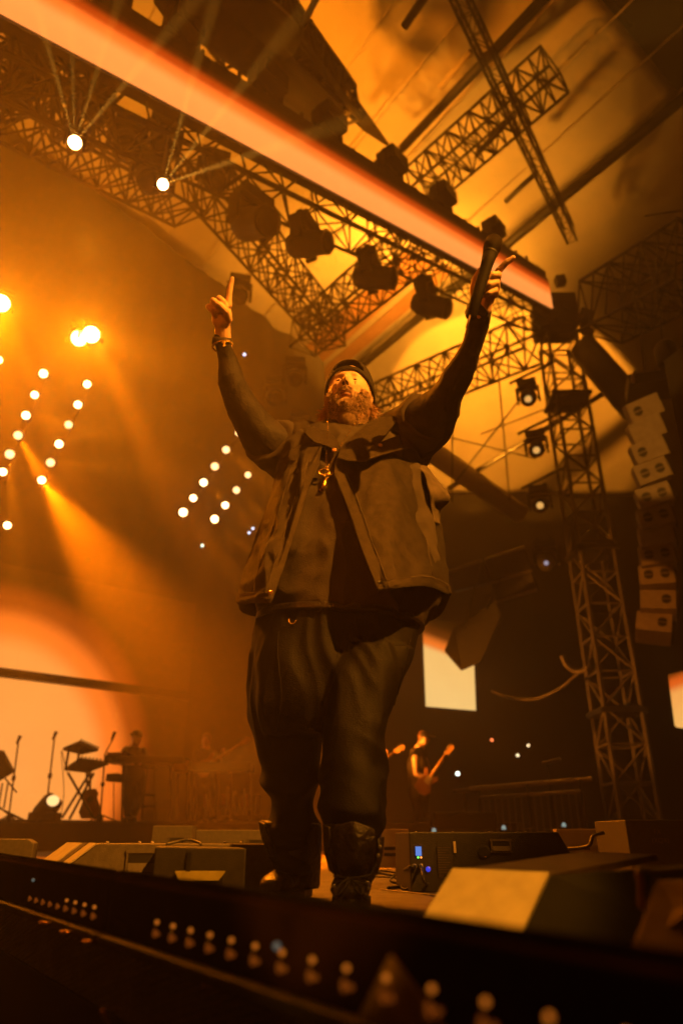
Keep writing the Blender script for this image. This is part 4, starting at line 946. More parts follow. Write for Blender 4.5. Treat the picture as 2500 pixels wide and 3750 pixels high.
# torso core, legs core (under the clothes)
chain(body, [neckb, QY(795, 1100, 2.38), QY(790, 1380, 2.38)], [.085, .17, .19])
SHL = P(690*K, 1035*K, 2.80); SHR = P(930*K, 1010*K, 2.78)
chain(body, [QY(795, 1040, 2.38), SHL], [.10, .075]); chain(body, [QY(795, 1040, 2.38), SHR], [.10, .075])
for a, b, c, dd in (((690, 1500), (672, 1760), (668, 1990), 2.38), ((850, 1500), (815, 1760), (808, 1990), 2.2)):
    chain(body, [QY(*a, 2.34), QY(*b, (2.34+dd)/2), QY(*c, dd)], [.06, .03, .022])
# right arm of the performer (left in the picture)
ELB = P(556*K, 925*K, 2.65); WRL = P(817, 1236, 2.60)
chain(body, [SHL, P(618*K, 1000*K, 2.74), ELB, P(523*K, 840*K, 2.62), WRL], [.05, .05, .036, .032, .027])
HD = 2.585
def h(px, py, d=HD): return P(px, py, d)
body.ell(h(813, 1160), (.036, .026, .052), Matrix.Rotation(R(8), 3, 'Y'))
body.ell(h(800, 1125, HD-.01), (.037, .024, .034), Matrix.Rotation(R(14), 3, 'Y'))
chain(body, [WRL, h(815, 1180)], [.030, .029])
chain(body, [h(838, 1118), h(838, 1092), h(843, 1055), h(851, 1020)], [.0125, .0118, .0103, .0082])      # pointing index finger
chain(body, [h(810, 1112), h(803, 1092, HD-.022), h(818, 1104, HD-.05), h(824, 1128, HD-.045)], [.0115, .0115, .0105, .009])   # curled middle
chain(body, [h(788, 1118), h(780, 1100, HD-.020), h(795, 1116, HD-.048), h(803, 1138, HD-.042)], [.0112, .0112, .0102, .0088])  # ring
chain(body, [h(772, 1134), h(763, 1122, HD-.014), h(777, 1138, HD-.038), h(786, 1156, HD-.032)], [.0105, .0105, .0095, .008])  # little
chain(body, [h(838, 1170, HD-.018), h(826, 1140, HD-.045), h(800, 1116, HD-.064), h(782, 1100, HD-.058)], [.0145, .0135, .0122, .0098])  # thumb folded over
# left arm (right in the picture), reaching forward with the microphone
ELR = P(1022*K, 893*K, 2.56); WRR = P(1766, 1128, 2.34)
chain(body, [SHR, P(975*K, 965*K, 2.66), ELR, P(1073*K, 800*K, 2.42), WRR], [.05, .05, .038, .026, .022])
D_ = 2.31
body.ell(P(1782, 1058, D_+.025), (.036, .022, .048), Matrix.Rotation(R(12), 3, 'Y'))
chain(body, [WRR, P(1780, 1080, D_+.02)], [.030, .030])
chain(body, [P(1812, 1012, D_+.02), P(1826, 990, D_+.01), P(1852, 962, D_), P(1878, 944, D_-.005)], [.0125, .0118, .0105, .0088])   # index points right
chain(body, [P(1818, 1030, D_+.02), P(1822, 1006, D_-.025), P(1800, 1008, D_-.040), P(1773, 1030, D_-.040)], [.0125, .0128, .012, .0098])
chain(body, [P(1818, 1055, D_+.02), P(1816, 1034, D_-.022), P(1790, 1042, D_-.040), P(1760, 1056, D_-.036)], [.0120, .0122, .0115, .0094])
chain(body, [P(1814, 1078, D_+.02), P(1812, 1064, D_-.018), P(1788, 1074, D_-.034), P(1762, 1082, D_-.030)], [.0110, .0112, .0105, .0088])
chain(body, [P(1744, 1098, D_+.02), P(1732, 1062, D_+.005), P(1740, 1024, D_-.008), P(1756, 990, D_-.012)], [.0150, .0138, .0122, .0100])   # thumb
def bdisp(p, n): return .0009*noise.noise(p*60)
BODY = bake(body, 'body', M_skin, PT, .0034, 2, disp=bdisp)
# lips, brows and cheek ink as own tones; nostril and mouth-line shade painted dark
M_lip = mat('lips', (.36, .14, .10), .45, 0, .15, 60, .1); M_ink = mat('faded_ink', (.12, .07, .05), .55, 0, .2, 60, .1); M_dark = mat('nostril_mouth_shade', (.05, .02, .012), .7)
for m_ in (M_lip, M_ink, M_dark): BODY.data.materials.append(m_)
HI = HM.transposed(); og = rootloc(PT)
for p_ in BODY.data.polygons:
    w = HI @ (V(p_.center)+og-HC)
    if w.y < -.04 and w.length < .16:
        x, z = w.x, w.z
        if (abs(z+.061) < .0045 or abs(z+.0725) < .0065) and abs(x) < .021-.5*abs(z+.066): p_.material_index = 1
        if abs(z+.0665) < .0016 and abs(x) < .020: p_.material_index = 3
        if abs(abs(x)-.0075) < .0042 and abs(z+.0395) < .0042: p_.material_index = 3
        if (x > .028 and abs(x-.034) < .0012 and -.030 < z < -.012) or (abs(x-.034) < .004 and abs(z+.017) < .0012) or (abs(x+.040) < .0012 and -.042 < z < -.018) or (abs(x+.040) < .004 and abs(z+.024) < .0012): p_.material_index = 2
for sx in (-1, 1):
    e = MB().ell(head_to((sx*.030, -.0875, .0005)), (.0085, .008, .0035), HM); part('eye', e, mat('eye_dark', (.03, .015, .01), .2, coat=1), PT, True)
    bw = MB()
    for k in range(70):
        x = sx*random.uniform(.012, .046); z = .0235-(abs(x)-.028)**2*6+random.uniform(-.0025, .0025)
        a = head_to((x, -.096+(abs(x)*.35)+.004, z)); bw.tube([a, a+HM @ V((sx*.006, -.001, .002))], [.0006, .0002], 3)
    part('eyebrow', bw, M_hair, PT)
# --- hair, beard: many strands
BB = BVHTree.FromPolygons([V(v.co)+og for v in BODY.data.vertices], [tuple(p_.vertices) for p_ in BODY.data.polygons])
random.seed(3)
def strands(name, pts, length, dirf, m, r=.0009, curl=.3):
    mb = MB()
    for a in pts:
        d = dirf(a); k = 4; p = V(a); ps = [p]; L = length*random.uniform(.6, 1.25); w_ = V((random.uniform(-1, 1), random.uniform(-1, 1), random.uniform(-1, 1)))
        for i in range(k):
            d = (d+w_*curl*.25+V((0, 0, -.12))).normalized(); p = p+d*(L/k); ps.append(p)
        mb.tube(ps, [r, r, r*.8, r*.6, r*.2], 3, False)
    return part(name, mb, m, PT)
pts = []
while len(pts) < 5200:
    x = random.uniform(-.085, .085); z = random.uniform(-.135, -.015); y = random.choice((-1, -1, 1))
    a = math.atan2(z+.02, x)
    o_ = head_to((x*2.2, -.30, z-.05)); t_ = head_to((x, -.02, z)); hit = BB.ray_cast(o_, (t_-o_).normalized())
    if not hit[0]: continue
    l = HI @ (hit[0]-HC)
    if l.y > .03 or l.z > -.01: continue
    if l.z > -.052-.030*gs(l.x, 0, .030)*(-1)*0 and abs(l.x) < .048: 
        if not (abs(l.x) < .026 and -.056 < l.z < -.043) : continue
    if abs(l.x) < .024 and -.082 < l.z < -.056: continue
    if l.z > -.03 and abs(l.x) < .066: continue
    if l.z > -.05 and abs(l.x) < .055 and not (abs(l.x) < .026): continue
    if abs(l.x) < .045 and l.z > -.080 and abs(l.x) > .026 and random.random() < .5: continue
    pts.append((hit[0], l))
M_beard = mat('red_beard', (.44, .27, .13), .55, 0, .5, 60, 0)
mou = [p for p, l in pts if l.z > -.058 and abs(l.x) < .03]; low = [p for p, l in pts if not (l.z > -.058 and abs(l.x) < .03)]
def bd(a):
    l = HI @ (a-HC); return (HM @ V((l.x*4, -.35, -.9))).normalized()
strands('beard', low, .026, bd, M_beard, .0011, .8)
strands('moustache', mou, .011, lambda a: (HM @ V(((HI @ (a-HC)).x*20, -.5, -.8))).normalized(), M_beard, .0008, .6)
bs = MB().ell(head_to((0, -.030, -.104)), (.048, .054, .038), HM).ell(head_to((0, -.018, -.136)), (.040, .046, .046), HM)
for sx in (-1, 1): bs.ell(head_to((sx*.050, -.020, -.070)), (.026, .052, .045), HM)
bake(bs, 'beard_mass', mat('beard_shadow', (.20, .12, .05), .8, 0, .3, 120, .6, 500), PT, .004, 1, disp=lambda p, n: .0012*noise.noise(p*110)+.0012*noise.noise(p*260))
ht = []
for sx, cnt_ in ((-1, 900), (1, 650)):
    for k in range(cnt_):
        ht.append(head_to((sx*random.uniform(.060, .086), random.uniform(.0, .075), random.uniform(-.06, -.015))))
strands('hair', ht, .070, lambda a: (HM @ V(((HI @ (a-HC)).x*3, -.05, -1))).normalized(), mat('auburn_hair', (.36, .17, .06), .45, 0, .5, 60, 0), .0015, 1.3)
# --- backwards cap
cv = []; cf = []; nu2, nv2 = 64, 20
def cap_pt(a, t):   # a azimuth, t 0 rim .. 1 crown
    z0 = -.012+.052*max(0, -math.sin(a))**1.0-.012*max(0, math.sin(a))      # rim: higher on the forehead
    zt = .137; z = z0+(zt-z0)*math.sin(t*math.pi/2); r = math.cos(t*math.pi/2)**.72
    rr = math.sqrt(max(0, 1-(max(0, z0)/.15)**2))
    return V((math.cos(a)*.0885*r*rr, math.sin(a)*(.105 if math.sin(a) < 0 else .113)*r*rr+.004, z))*1.065
for i in range(nv2+1):
    for j in range(nu2): cv.append(head_to(cap_pt(2*math.pi*j/nu2, min(.999, i/nv2))))
for i in range(nv2):
    for j in range(nu2):
        a = 2*math.pi*(j+.5)/nu2; da = abs(((a+math.pi/2+math.pi) % (2*math.pi))-math.pi)
        if (da/.66)**2+((i-1.5)/10.5)**2 < 1 and i >= 2: continue
        cf.append((i*nu2+j, i*nu2+(j+1) % nu2, (i+1)*nu2+(j+1) % nu2, (i+1)*nu2+j))
cp = part('cap', MB().add(cv, cf), M_cap, PT, True); sd = cp.modifiers.new('s', 'SOLIDIFY'); sd.thickness = .004; sd.offset = 1
st = MB(); sp = [head_to(cap_pt(-math.pi/2+(k-8)*.085, .02)*1.012) for k in range(17)]
for k in range(16):
    a, b = sp[k], sp[k+1]; u = HM @ V((0, -.1, .62)); nn = HM @ V((0, -1, 0))
    st.add([a-u*.004, b-u*.004, b+u*.012, a+u*.012, a-u*.004+nn*.003, b-u*.004+nn*.003, b+u*.012+nn*.003, a+u*.012+nn*.003], [(0, 3, 2, 1), (4, 5, 6, 7), (0, 1, 5, 4), (3, 7, 6, 2)])
stp = part('snap_strap', st, M_cap, cp)
for k in range(2, 15): part('snap', MB().ell(sp[k]+HM @ V((0, -.004, .005)), (.0016,)*3, None, 6, 4), M_steel, cp)
part('bill', MB().prism([(-.075, 0), (.075, 0), (.07, .04), (.04, .07), (-.04, .07), (-.07, .04)], HM @ V((1, 0, 0)), HM @ V((0, .95, -.3)), head_to((0, .108, .0)), HM @ V((0, 0, .006))), M_cap, cp)
part('cap_button', MB().ell(head_to((0, .006, .143)), (.008, .008, .005), HM), M_cap, cp, True)
# --- sleeves (dark tattooed arms), bracelets
def sleeve(mb, secs): return loft(mb, secs, 26, 28, 2)
def loftd(mb, secs, rings=26, n=28):
    """like loft but every section gives its own axis depth d: (xL,yL,xR,yR,d)"""
    D = [(P(s[0]*K, s[1]*K, s[4]), P(s[2]*K, s[3]*K, s[4])) for s in secs]; Ls = [d[0] for d in D]; Rs = [d[1] for d in D]; vs = []
    for i in range(rings+1):
        t = i/rings; L, R_ = crs(Ls, t), crs(Rs, t); c = (L+R_)/2; u = (R_-L)/2; tg = crs([(a+b)/2 for a, b in D], min(1, t+.02))-crs([(a+b)/2 for a, b in D], max(0, t-.02))
        w = tg.cross(u).normalized()*u.length
        for j in range(n): a = 2*math.pi*j/n; vs.append(c+u*math.cos(a)+w*math.sin(a)*.95)
    fs = [(i*n+j, i*n+(j+1) % n, (i+1)*n+(j+1) % n, (i+1)*n+j) for i in range(rings) for j in range(n)]+[tuple(range(n))[::-1], tuple(range(rings*n, (rings+1)*n))]
    return mb.add(vs, fs)
sl = loftd(MB(), [(492, 768, 527, 768, 2.60), (493, 800, 533, 797, 2.605), (497, 850, 553, 850, 2.62), (505, 895, 572, 890, 2.63), (520, 940, 596, 930, 2.65), (540, 985, 630, 965, 2.68), (562, 1030, 665, 985, 2.72), (590, 1060, 690, 1000, 2.76)])
bake(sl, 'arm_sleeve', M_sleeve, PT, .006, 2, disp=lambda p, n: .008*fold(p, 9, 2, (.8, .6, 1.3))+.002*fold(p, 26, 6)+.001*noise.noise(p*45))
sl = loftd(MB(), [(1078, 712, 1128, 722, 2.36), (1072, 745, 1118, 757, 2.38), (1055, 790, 1103, 808, 2.42), (1030, 838, 1088, 858, 2.48), (1000, 878, 1068, 915, 2.54), (965, 910, 1052, 955, 2.60), (930, 935, 1035, 1000, 2.66), (890, 960, 1000, 1040, 2.74)])
bake(sl, 'arm_sleeve', M_sleeve, PT, .006, 2, disp=lambda p, n: .008*fold(p, 9, 4, (.8, .6, 1.3))+.002*fold(p, 26, 6)+.001*noise.noise(p*45))
def ring_pts(c, ux, uy, n, wob=0): return [c+ux*math.cos(2*math.pi*k/n)+uy*math.sin(2*math.pi*k/n)+V((0, 0, random.uniform(-wob, wob))) for k in range(n+1)]
def chainpart(name, c, ux, uy, m, r, nb, wob=.002, lob=.0):
    mb = MB(); pts_ = ring_pts(c, ux, uy, nb, wob)
    for k, p in enumerate(pts_[:-1]): mb.ell(p, (r*1.25, r*1.25, r), None, 7, 5)
    return part(name, mb, m, PT, True)
wl = P(814, 1268, 2.60); bx = V((1, 0, .22)).normalized()*.035; by = V((0, 1, .1)).normalized()*.034
chainpart('bracelet', wl, bx, by, M_gold, .0034, 40)
ch = MB()
for dx, dz_ in ((0, 0), (.006, -.004), (-.005, -.005), (.001, -.010), (.003, -.017), (.001, -.022)): ch.ell(wl-by*1.12+V((.012+dx, 0, dz_-.002)), (.0045, .003, .0045), None, 8, 6)
part('charm', ch, M_gold, PT, True)
part('wristband', MB().tube([P(814, 1238, 2.60), P(813, 1262, 2.603)], [.0355, .0368], 24), M_sleeve, PT, True)
wr = P(1748, 1140, 2.345); part('wristband', MB().tube([wr+V((-.008, 0, -.016)), wr+V((.008, 0, .018))], [.038, .036], 24), M_leather, PT, True)
chainpart('bracelet', wr+V((.004, 0, .006)), V((1, 0, -.35)).normalized()*.039, V((0, 1, 0))*.036, M_steel, .0028, 46)
# --- t-shirt
sh = MB()
loft(sh, [(606, 1436, 958, 1450, 2.36, .42), (590, 1395, 1000, 1400, 2.36, .47), (590, 1330, 1015, 1350, 2.36, .49), (603, 1250, 1000, 1260, 2.36, .49), (622, 1160, 985, 1170, 2.37, .46), (640, 1080, 965, 1085, 2.39, .41),
          (655, 1030, 945, 1030, 2.41, .34), (700, 1002, 905, 985, 2.43, .25), (750, 986, 860, 972, 2.44, .17)], 34, 56, 2.35)
# short sleeves over the raised arms
loftd(sh, [(563, 1042, 662, 975, 2.70), (590, 1066, 675, 972, 2.74), (622, 1088, 700, 985, 2.80), (640, 1110, 760, 1000, 2.86)], 10, 28)
loftd(sh, [(922, 932, 1046, 985, 2.64), (912, 938, 1030, 1010, 2.68), (895, 948, 1000, 1050, 2.76), (860, 960, 975, 1090, 2.84)], 10, 28)
SH = bake(sh, 't_shirt', M_shirt, PT, .0075, 4, disp=lambda p, n: .014*fold(p, 5, 1, (1.1, .3, .7))+.008*fold(p, 12, 4, (1, .3, .8))+.002*noise.noise(p*25))
part('undershirt_hem', loft(MB(), [(745, 975, 862, 962, 2.42, .20), (752, 962, 858, 952, 2.42, .18)], 3, 40), M_shirt, PT, True)
# --- vest panels
def patch(name, rows, m, nu=44, nv=44, thick=.006, fs=0, fold_s=6, seed=0, parent=PT, hem=True):
    Pn = [[QY(*c) for c in r] for r in rows]; vs = []
    for i in range(nv+1):
        rowc = [crs([Pn[k][j] for k in range(len(Pn))], i/nv) for j in range(len(Pn[0]))]
        for j in range(nu+1): vs.append(crs(rowc, j/nu))
    if fs:
        out = []
        for i in range(nv+1):
            for j in range(nu+1):
                p = vs[i*(nu+1)+j]; a = vs[i*(nu+1)+min(j+1, nu)]-vs[i*(nu+1)+max(j-1, 0)]; b = vs[min(i+1, nv)*(nu+1)+j]-vs[max(i-1, 0)*(nu+1)+j]
                n_ = a.cross(b).normalized()
                if n_.y > 0: n_ = -n_
                e = min(1, min(i, nv-i, j, nu-j)/3+.3)
                d = fs*e*(fold(p, fold_s, seed, (1.3, .3, .4))+.45*fold(p, fold_s*2.3, seed+4, (1, .3, .9)))+.0025*noise.noise(p*22)
                if hem and i in (nv-4,): d -= .003
                if hem and j in (3, nu-3): d -= .0025
                out.append(p+n_*d)
        vs = out
    mb = MB().add(vs, [(i*(nu+1)+j, i*(nu+1)+j+1, (i+1)*(nu+1)+j+1, (i+1)*(nu+1)+j) for i in range(nv) for j in range(nu)])
    o = part(name, mb, m, parent, True); sd = o.modifiers.new('s', 'SOLIDIFY'); sd.thickness = thick; sd.offset = 0
    return o
VL = patch('vest_panel', [[(640, 995, 2.42), (668, 972, 2.36), (712, 966, 2.32), (752, 985, 2.26)],
                          [(632, 1108, 2.38), (662, 1075, 2.23), (700, 1060, 2.17), (733, 1048, 2.15)],
                          [(603, 1200, 2.40), (632, 1180, 2.19), (668, 1165, 2.12), (702, 1140, 2.12)],
                          [(572, 1290, 2.42), (604, 1280, 2.16), (640, 1265, 2.09), (672, 1230, 2.10)],
                          [(553, 1352, 2.44), (580, 1350, 2.16), (618, 1350, 2.08), (645, 1318, 2.08)],
                          [(548, 1388, 2.46), (572, 1384, 2.18), (600, 1382, 2.10), (624, 1382, 2.08)]], M_vest, fs=.021, fold_s=10, seed=3)
VR = patch('vest_panel', [[(782, 1035, 2.18), (822, 992, 2.24), (868, 960, 2.31), (928, 940, 2.42)],
                          [(768, 1090, 2.12), (835, 1070, 2.13), (910, 1050, 2.20), (972, 1060, 2.38)],
                          [(800, 1170, 2.08), (865, 1150, 2.08), (940, 1130, 2.17), (1000, 1150, 2.40)],
                          [(828, 1255, 2.05), (890, 1235, 2.05), (960, 1220, 2.14), (1012, 1230, 2.40)],
                          [(852, 1318, 2.04), (910, 1300, 2.04), (975, 1290, 2.13), (1024, 1300, 2.40)],
                          [(868, 1357, 2.04), (925, 1345, 2.03), (985, 1343, 2.13), (1034, 1366, 2.40)]], M_vest, fs=.021, fold_s=5.5, seed=9)
patch('vest_back', [[(640, 1020, 2.46), (720, 985, 2.56), (850, 975, 2.56), (930, 960, 2.46)], [(630, 1110, 2.44), (720, 1080, 2.60), (900, 1080, 2.60), (1000, 1140, 2.44)],
                    [(570, 1290, 2.46), (700, 1280, 2.64), (900, 1270, 2.64), (1020, 1270, 2.44)], [(548, 1386, 2.48), (600, 1418, 2.63), (960, 1432, 2.62), (1033, 1366, 2.44)]], M_vest, fs=.006, seed=5)
# hem band, plackets, armhole edge and collar
def strip3(name, pts, w_, m, thick=.004, up=V((0, 0, 1)), parent=PT):
    ps = smooth([QY(*p) for p in pts], 6); mb = MB(); vs = []
    for p in ps: vs += [p-up*w_/2, p+up*w_/2]
    mb.add(vs, [(2*i, 2*i+2, 2*i+3, 2*i+1) for i in range(len(ps)-1)])
    o = part(name, mb, m, parent, True); sd = o.modifiers.new('s', 'SOLIDIFY'); sd.thickness = thick; return o
strip3('hem_band', [(866, 1350, 2.034), (925, 1338, 2.024), (985, 1337, 2.12), (1030, 1358, 2.34)], .030, M_vest, parent=VR)
strip3('hem_band', [(550, 1376, 2.30), (575, 1374, 2.165), (602, 1372, 2.09), (622, 1372, 2.07)], .034, M_vest, parent=VL)
patch('placket', [[(768, 1092, 2.110), (788, 1086, 2.112)], [(800, 1170, 2.070), (822, 1163, 2.070)], [(828, 1255, 2.040), (852, 1248, 2.040)], [(868, 1356, 2.030), (890, 1351, 2.030)]], M_vest, 6, 30, .005, parent=VR, hem=False)
patch('placket', [[(716, 1052, 2.150), (734, 1048, 2.146)], [(686, 1152, 2.108), (703, 1140, 2.112)], [(656, 1250, 2.08), (674, 1232, 2.09)], [(608, 1380, 2.08), (625, 1380, 2.072)]], M_vest, 6, 30, .005, parent=VL, hem=False)
patch('armhole_edge', [[(952, 1068, 2.28), (975, 1064, 2.34)], [(975, 1090, 2.25), (1000, 1100, 2.32)], [(985, 1130, 2.22), (1032, 1142, 2.30)], [(990, 1160, 2.24), (1010, 1172, 2.34)], [(996, 1200, 2.27), (1008, 1205, 2.36)]], mat('vest_lining', (.10, .075, .05), .95, 0, .3, 30, .5, 300), 8, 24, .005, fs=.006, fold_s=20, parent=VR, hem=False)
C1 = patch('collar', [[(700, 988, 2.25), (742, 975, 2.30), (768, 990, 2.28)], [(705, 1000, 2.20), (745, 1000, 2.20), (775, 1012, 2.19)], [(722, 1016, 2.17), (758, 1028, 2.15), (778, 1040, 2.13)]], M_vest, 16, 14, .005, hem=False)
C2 = patch('collar', [[(775, 1052, 2.13), (790, 1020, 2.18), (830, 985, 2.24), (878, 952, 2.34)], [(795, 1058, 2.10), (815, 1024, 2.14), (852, 995, 2.20), (905, 955, 2.31)], [(838, 1062, 2.09), (850, 1040, 2.12), (885, 1000, 2.18), (928, 942, 2.36)]], M_vest, 18, 18, .005, fs=.003, fold_s=14, hem=False)
PF = patch('pocket_flap', [[(832, 1042, 2.105), (870, 1018, 2.125), (915, 1000, 2.16)], [(835, 1060, 2.098), (876, 1046, 2.11), (925, 1032, 2.16)]], M_vest, 14, 8, .005, parent=VR, hem=False)
patch('pocket_flap', [[(664, 1040, 2.215), (690, 1022, 2.195)], [(664, 1056, 2.212), (676, 1062, 2.20)]], M_vest, 8, 6, .005, parent=VL, hem=False)
def front_hit(px, py, objs):
    best = None; r = ray(px, py).normalized()
    for o in objs:
        bt_ = BVHTree.FromPolygons([V(v.co)+rootloc(o) for v in o.data.vertices], [tuple(p_.vertices) for p_ in o.data.polygons]); hh_ = bt_.ray_cast(CAM, r)
        if hh_[0] and (best is None or hh_[3] < best[3]): best = hh_
    return (best[0], best[1] if best[1].dot(r) < 0 else -best[1]) if best else (PY(px, py, 2.1), V((0, -1, 0)))
M_btn = mat('copper_button', (.75, .42, .2), .3, .9, .15, 90, .2)
for px, py in ((1066, 1670), (1142, 1713), (1223, 1650), (1391, 1633), (1097, 1861), (1047, 2010), (988, 2170)):
    p, n_ = front_hit(px, py, [VL, VR, PF, C1, C2]); part('button', MB().lathe([(.0085, 0), (.0085, .002), (.005, .0035), (.002, .003)], 16, look(n_), p+n_*.003), M_btn, VR if px > 1250 else VL, True)
def seam(pts_, par, objs, r=.0016, m=None):
    ps = []
    for q_ in smooth([V((a*K, b*K, 0)) for a, b in pts_], 6):
        hp, hn_ = front_hit(q_.x, q_.y, objs); ps.append(hp+hn_*.0035)
    part('stitched_seam', MB().tube(ps, r, 4), m or MATS['vest_lining'], par, True)
for pts_ in ([(792, 1086), (826, 1163), (856, 1248), (893, 1348)], [(874, 1340), (925, 1328), (985, 1326), (1026, 1344)], [(940, 1085), (960, 1150), (975, 1230), (990, 1320)]): seam(pts_, VR, [VR])
for pts_ in ([(706, 1060), (676, 1155), (645, 1255), (606, 1372)], [(556, 1364), (580, 1362), (615, 1362)], [(668, 1080), (640, 1180), (606, 1280), (582, 1355)], [(655, 1025), (690, 1012), (740, 1030)]): seam(pts_, VL, [VL])
# buttonholes
for px, py in ((1293, 1868), (1345, 1993), (1402, 2128)):
    p, n_ = front_hit(px, py, [VR]); part('buttonhole', MB().box(p+n_*.006, (.022, .002, .003)), M_leather, VR)
# pendant: looping letter pieces and a key-like bar
c, n_ = front_hit(1192, 1750, [SH]); pd = MB()
def tor(mb, c, r, t_, a0=0, a1=6.3, sx=1): mb.tube([c+V((math.cos(a)*r*sx, -.012, math.sin(a)*r)) for a in [a0+(a1-a0)*k/14 for k in range(15)]], t_, 6)
tor(pd, c+V((-.004, 0, .016)), .012, .0028, .5, 6.2, 1.5); tor(pd, c+V((.004, 0, .002)), .009, .0026, 1, 5.6); tor(pd, c+V((.016, 0, .012)), .008, .0024, 2, 6.5)
pd.box(c+V((-.005, -.012, -.032)), (.011, .006, .055), Matrix.Rotation(R(12), 3, 'Y')); pd.box(c+V((-.014, -.012, -.054)), (.014, .006, .010), Matrix.Rotation(R(12), 3, 'Y'))
pen = part('pendant', pd, M_gold, PT, True); pc = MB(); a = c+V((.0, -.010, .026))
for b in (neckb+V((-.07, -.13, .02)), neckb+V((.07, -.13, .02))):
    for k in range(26): pc.ell(a.lerp(b, k/26)+V((0, -.02*math.sin(math.pi*k/26), -.01*math.sin(math.pi*k/26))), (.0022, .0022, .0026), None, 6, 4)
part('neck_chain', pc, M_gold, PT, True)
# --- trousers
tr = MB()
loft(tr, [(597, 1400, 955, 1415, 2.35, .40), (590, 1440, 955, 1450, 2.35, .40), (578, 1500, 948, 1500, 2.35, .40), (572, 1560, 924, 1562, 2.34, .38), (576, 1625, 900, 1625, 2.33, .32), (600, 1690, 868, 1690, 2.32, .2)], 22, 48, 2.3)
loft(tr, [(576, 1500, 770, 1500, 2.38, .34), (568, 1560, 752, 1560, 2.39, .31), (565, 1630, 745, 1640, 2.40, .29), (580, 1690, 741, 1700, 2.41, .26), (598, 1745, 738, 1750, 2.41, .24), (606, 1810, 737, 1810, 2.42, .22), (614, 1880, 733, 1885, 2.42, .22), (622, 1950, 728, 1950, 2.42, .18), (632, 2000, 715, 2000, 2.42, .14)], 30, 36, 2.2)
loft(tr, [(742, 1500, 952, 1500, 2.30, .34), (742, 1560, 928, 1562, 2.27, .32), (742, 1640, 898, 1640, 2.24, .29), (738, 1690, 888, 1690, 2.22, .27), (740, 1745, 890, 1748, 2.21, .26), (738, 1810, 886, 1812, 2.19, .25), (739, 1870, 882, 1872, 2.17, .23), (748, 1930, 868, 1930, 2.16, .19), (760, 1990, 850, 1990, 2.15, .14)], 30, 36, 2.2)
def trd(p, n):
    z = p.z; k = max(0, min(1, (.47-z)/.12))
    w_ = V((noise.noise(p*3), 0, noise.noise(p*3+V((9, 0, 0)))))*.12; q = p+w_
    d = (.013*fold(q, 5.5, 6, (1.5, .5, .30))+.006*fold(q, 11, 2, (1.5, .5, .4)))*(1-k)+k*(.022*fold(q, 4.6, 3, (.6, .5, 2.0))+.011*fold(q, 9, 8, (.7, .5, 1.9)))
    return d+.004*noise.noise(p*14)
TRO = bake(tr, 'trousers', M_pants, PT, .0078, 5, disp=trd)
for pts_ in ([(640, 1452, 2.15), (638, 1500, 2.14), (646, 1600, 2.16), (634, 1680, 2.2)], [(940, 1470, 2.22), (925, 1540, 2.17), (905, 1620, 2.14)]):
    ps = []
    for q_ in smooth([V((a*K, b*K, 0)) for a, b, _ in pts_], 8): hp, hn_ = front_hit(q_.x, q_.y, [TRO]); ps.append(hp+hn_*.0015)
    part('seam', MB().tube(ps, .0022, 5), M_pants, TRO, True)
hp, hn_ = front_hit(1071, 2275, [TRO, SH]); mb_ = MB(); tor(mb_, hp, .011, .002, 2.6, 6.3); part('belt_ring', mb_, M_gold, TRO, True)
part('belt', loft(MB(), [(590, 1418, 972, 1432, 2.35, .425), (586, 1434, 974, 1446, 2.35, .43)], 3, 48, 2.3), M_leather, PT, True)
# --- boots
def boot(cx_top, toe, heel, top, shaft, flare, y0):
    """toe, heel: world ground points; shaft: list of loft sections"""
    toe = V(toe); heel = V(heel); ax = (toe-heel); L = ax.length; ax = ax/L; sd_ = V((-ax.y, ax.x, 0)); mb = MB()
    rings = [(.0, .038, .030, .055), (.12, .043, .03, .06), (.3, .042, .03, .075), (.5, .043, .028, .07), (.68, .050, .026, .055), (.85, .050, .024, .045), (.97, .036, .018, .032), (1.0, .015, .014, .02)]
    vs = []; n = 20
    for t_, w_, zc, hh_ in rings:
        c = heel+ax*L*t_+V((0, 0, .022+hh_*.55))
        for j in range(n): a = 2*math.pi*j/n; vs.append(c+sd_*math.cos(a)*w_*1.05+V((0, 0, 1))*math.sin(a)*hh_*.62)
    mb.add(vs, [(i*n+j, i*n+(j+1) % n, (i+1)*n+(j+1) % n, (i+1)*n+j) for i in range(len(rings)-1) for j in range(n)]+[tuple(range(n))[::-1], tuple(range((len(rings)-1)*n, len(rings)*n))])
    loft(mb, shaft, 22, 30, 2.2)
    o = bake(mb, 'boot', M_leather, PT, .0058, 4, disp=lambda p, n: (.007*fold(p, 9, 5, (.8, .5, 2.2))*max(0, min(1, (p.z-.06)*9)) if p.z > .07 else 0))
    sp_ = []; 
    for k in range(24):
        a = 2*math.pi*k/24; ca = math.cos(a); c = (toe+heel)/2; r_ = .052 if ca > -.2 else .044
        p = c+ax*(L/2+.008)*ca+sd_*r_*math.sin(a)*(1 if abs(ca) < .9 else .9); sp_.append((p.x, p.y))
    part('sole', MB().prism(sp_, V((1, 0, 0)), V((0, 1, 0)), (0, 0, .003), (0, 0, .024)), M_rubber, o, bevel=.003)
    return o
fz = lambda x, y: PZ(x*K, y*K, .0)
tb_ = V((PY(803*K, 3300, 2.03).x, 2.02, 0)); hb_ = V((tb_.x+.012, 2.30, 0))
BR = boot(None, tb_, hb_, None, [(775, 2050, 850, 2050, 2.19, .12), (768, 2010, 858, 2010, 2.18, .13), (756, 1975, 868, 1975, 2.17, .15), (748, 1935, 876, 1935, 2.16, .17), (741, 1893, 882, 1900, 2.15, .19)], 0, 2.15)
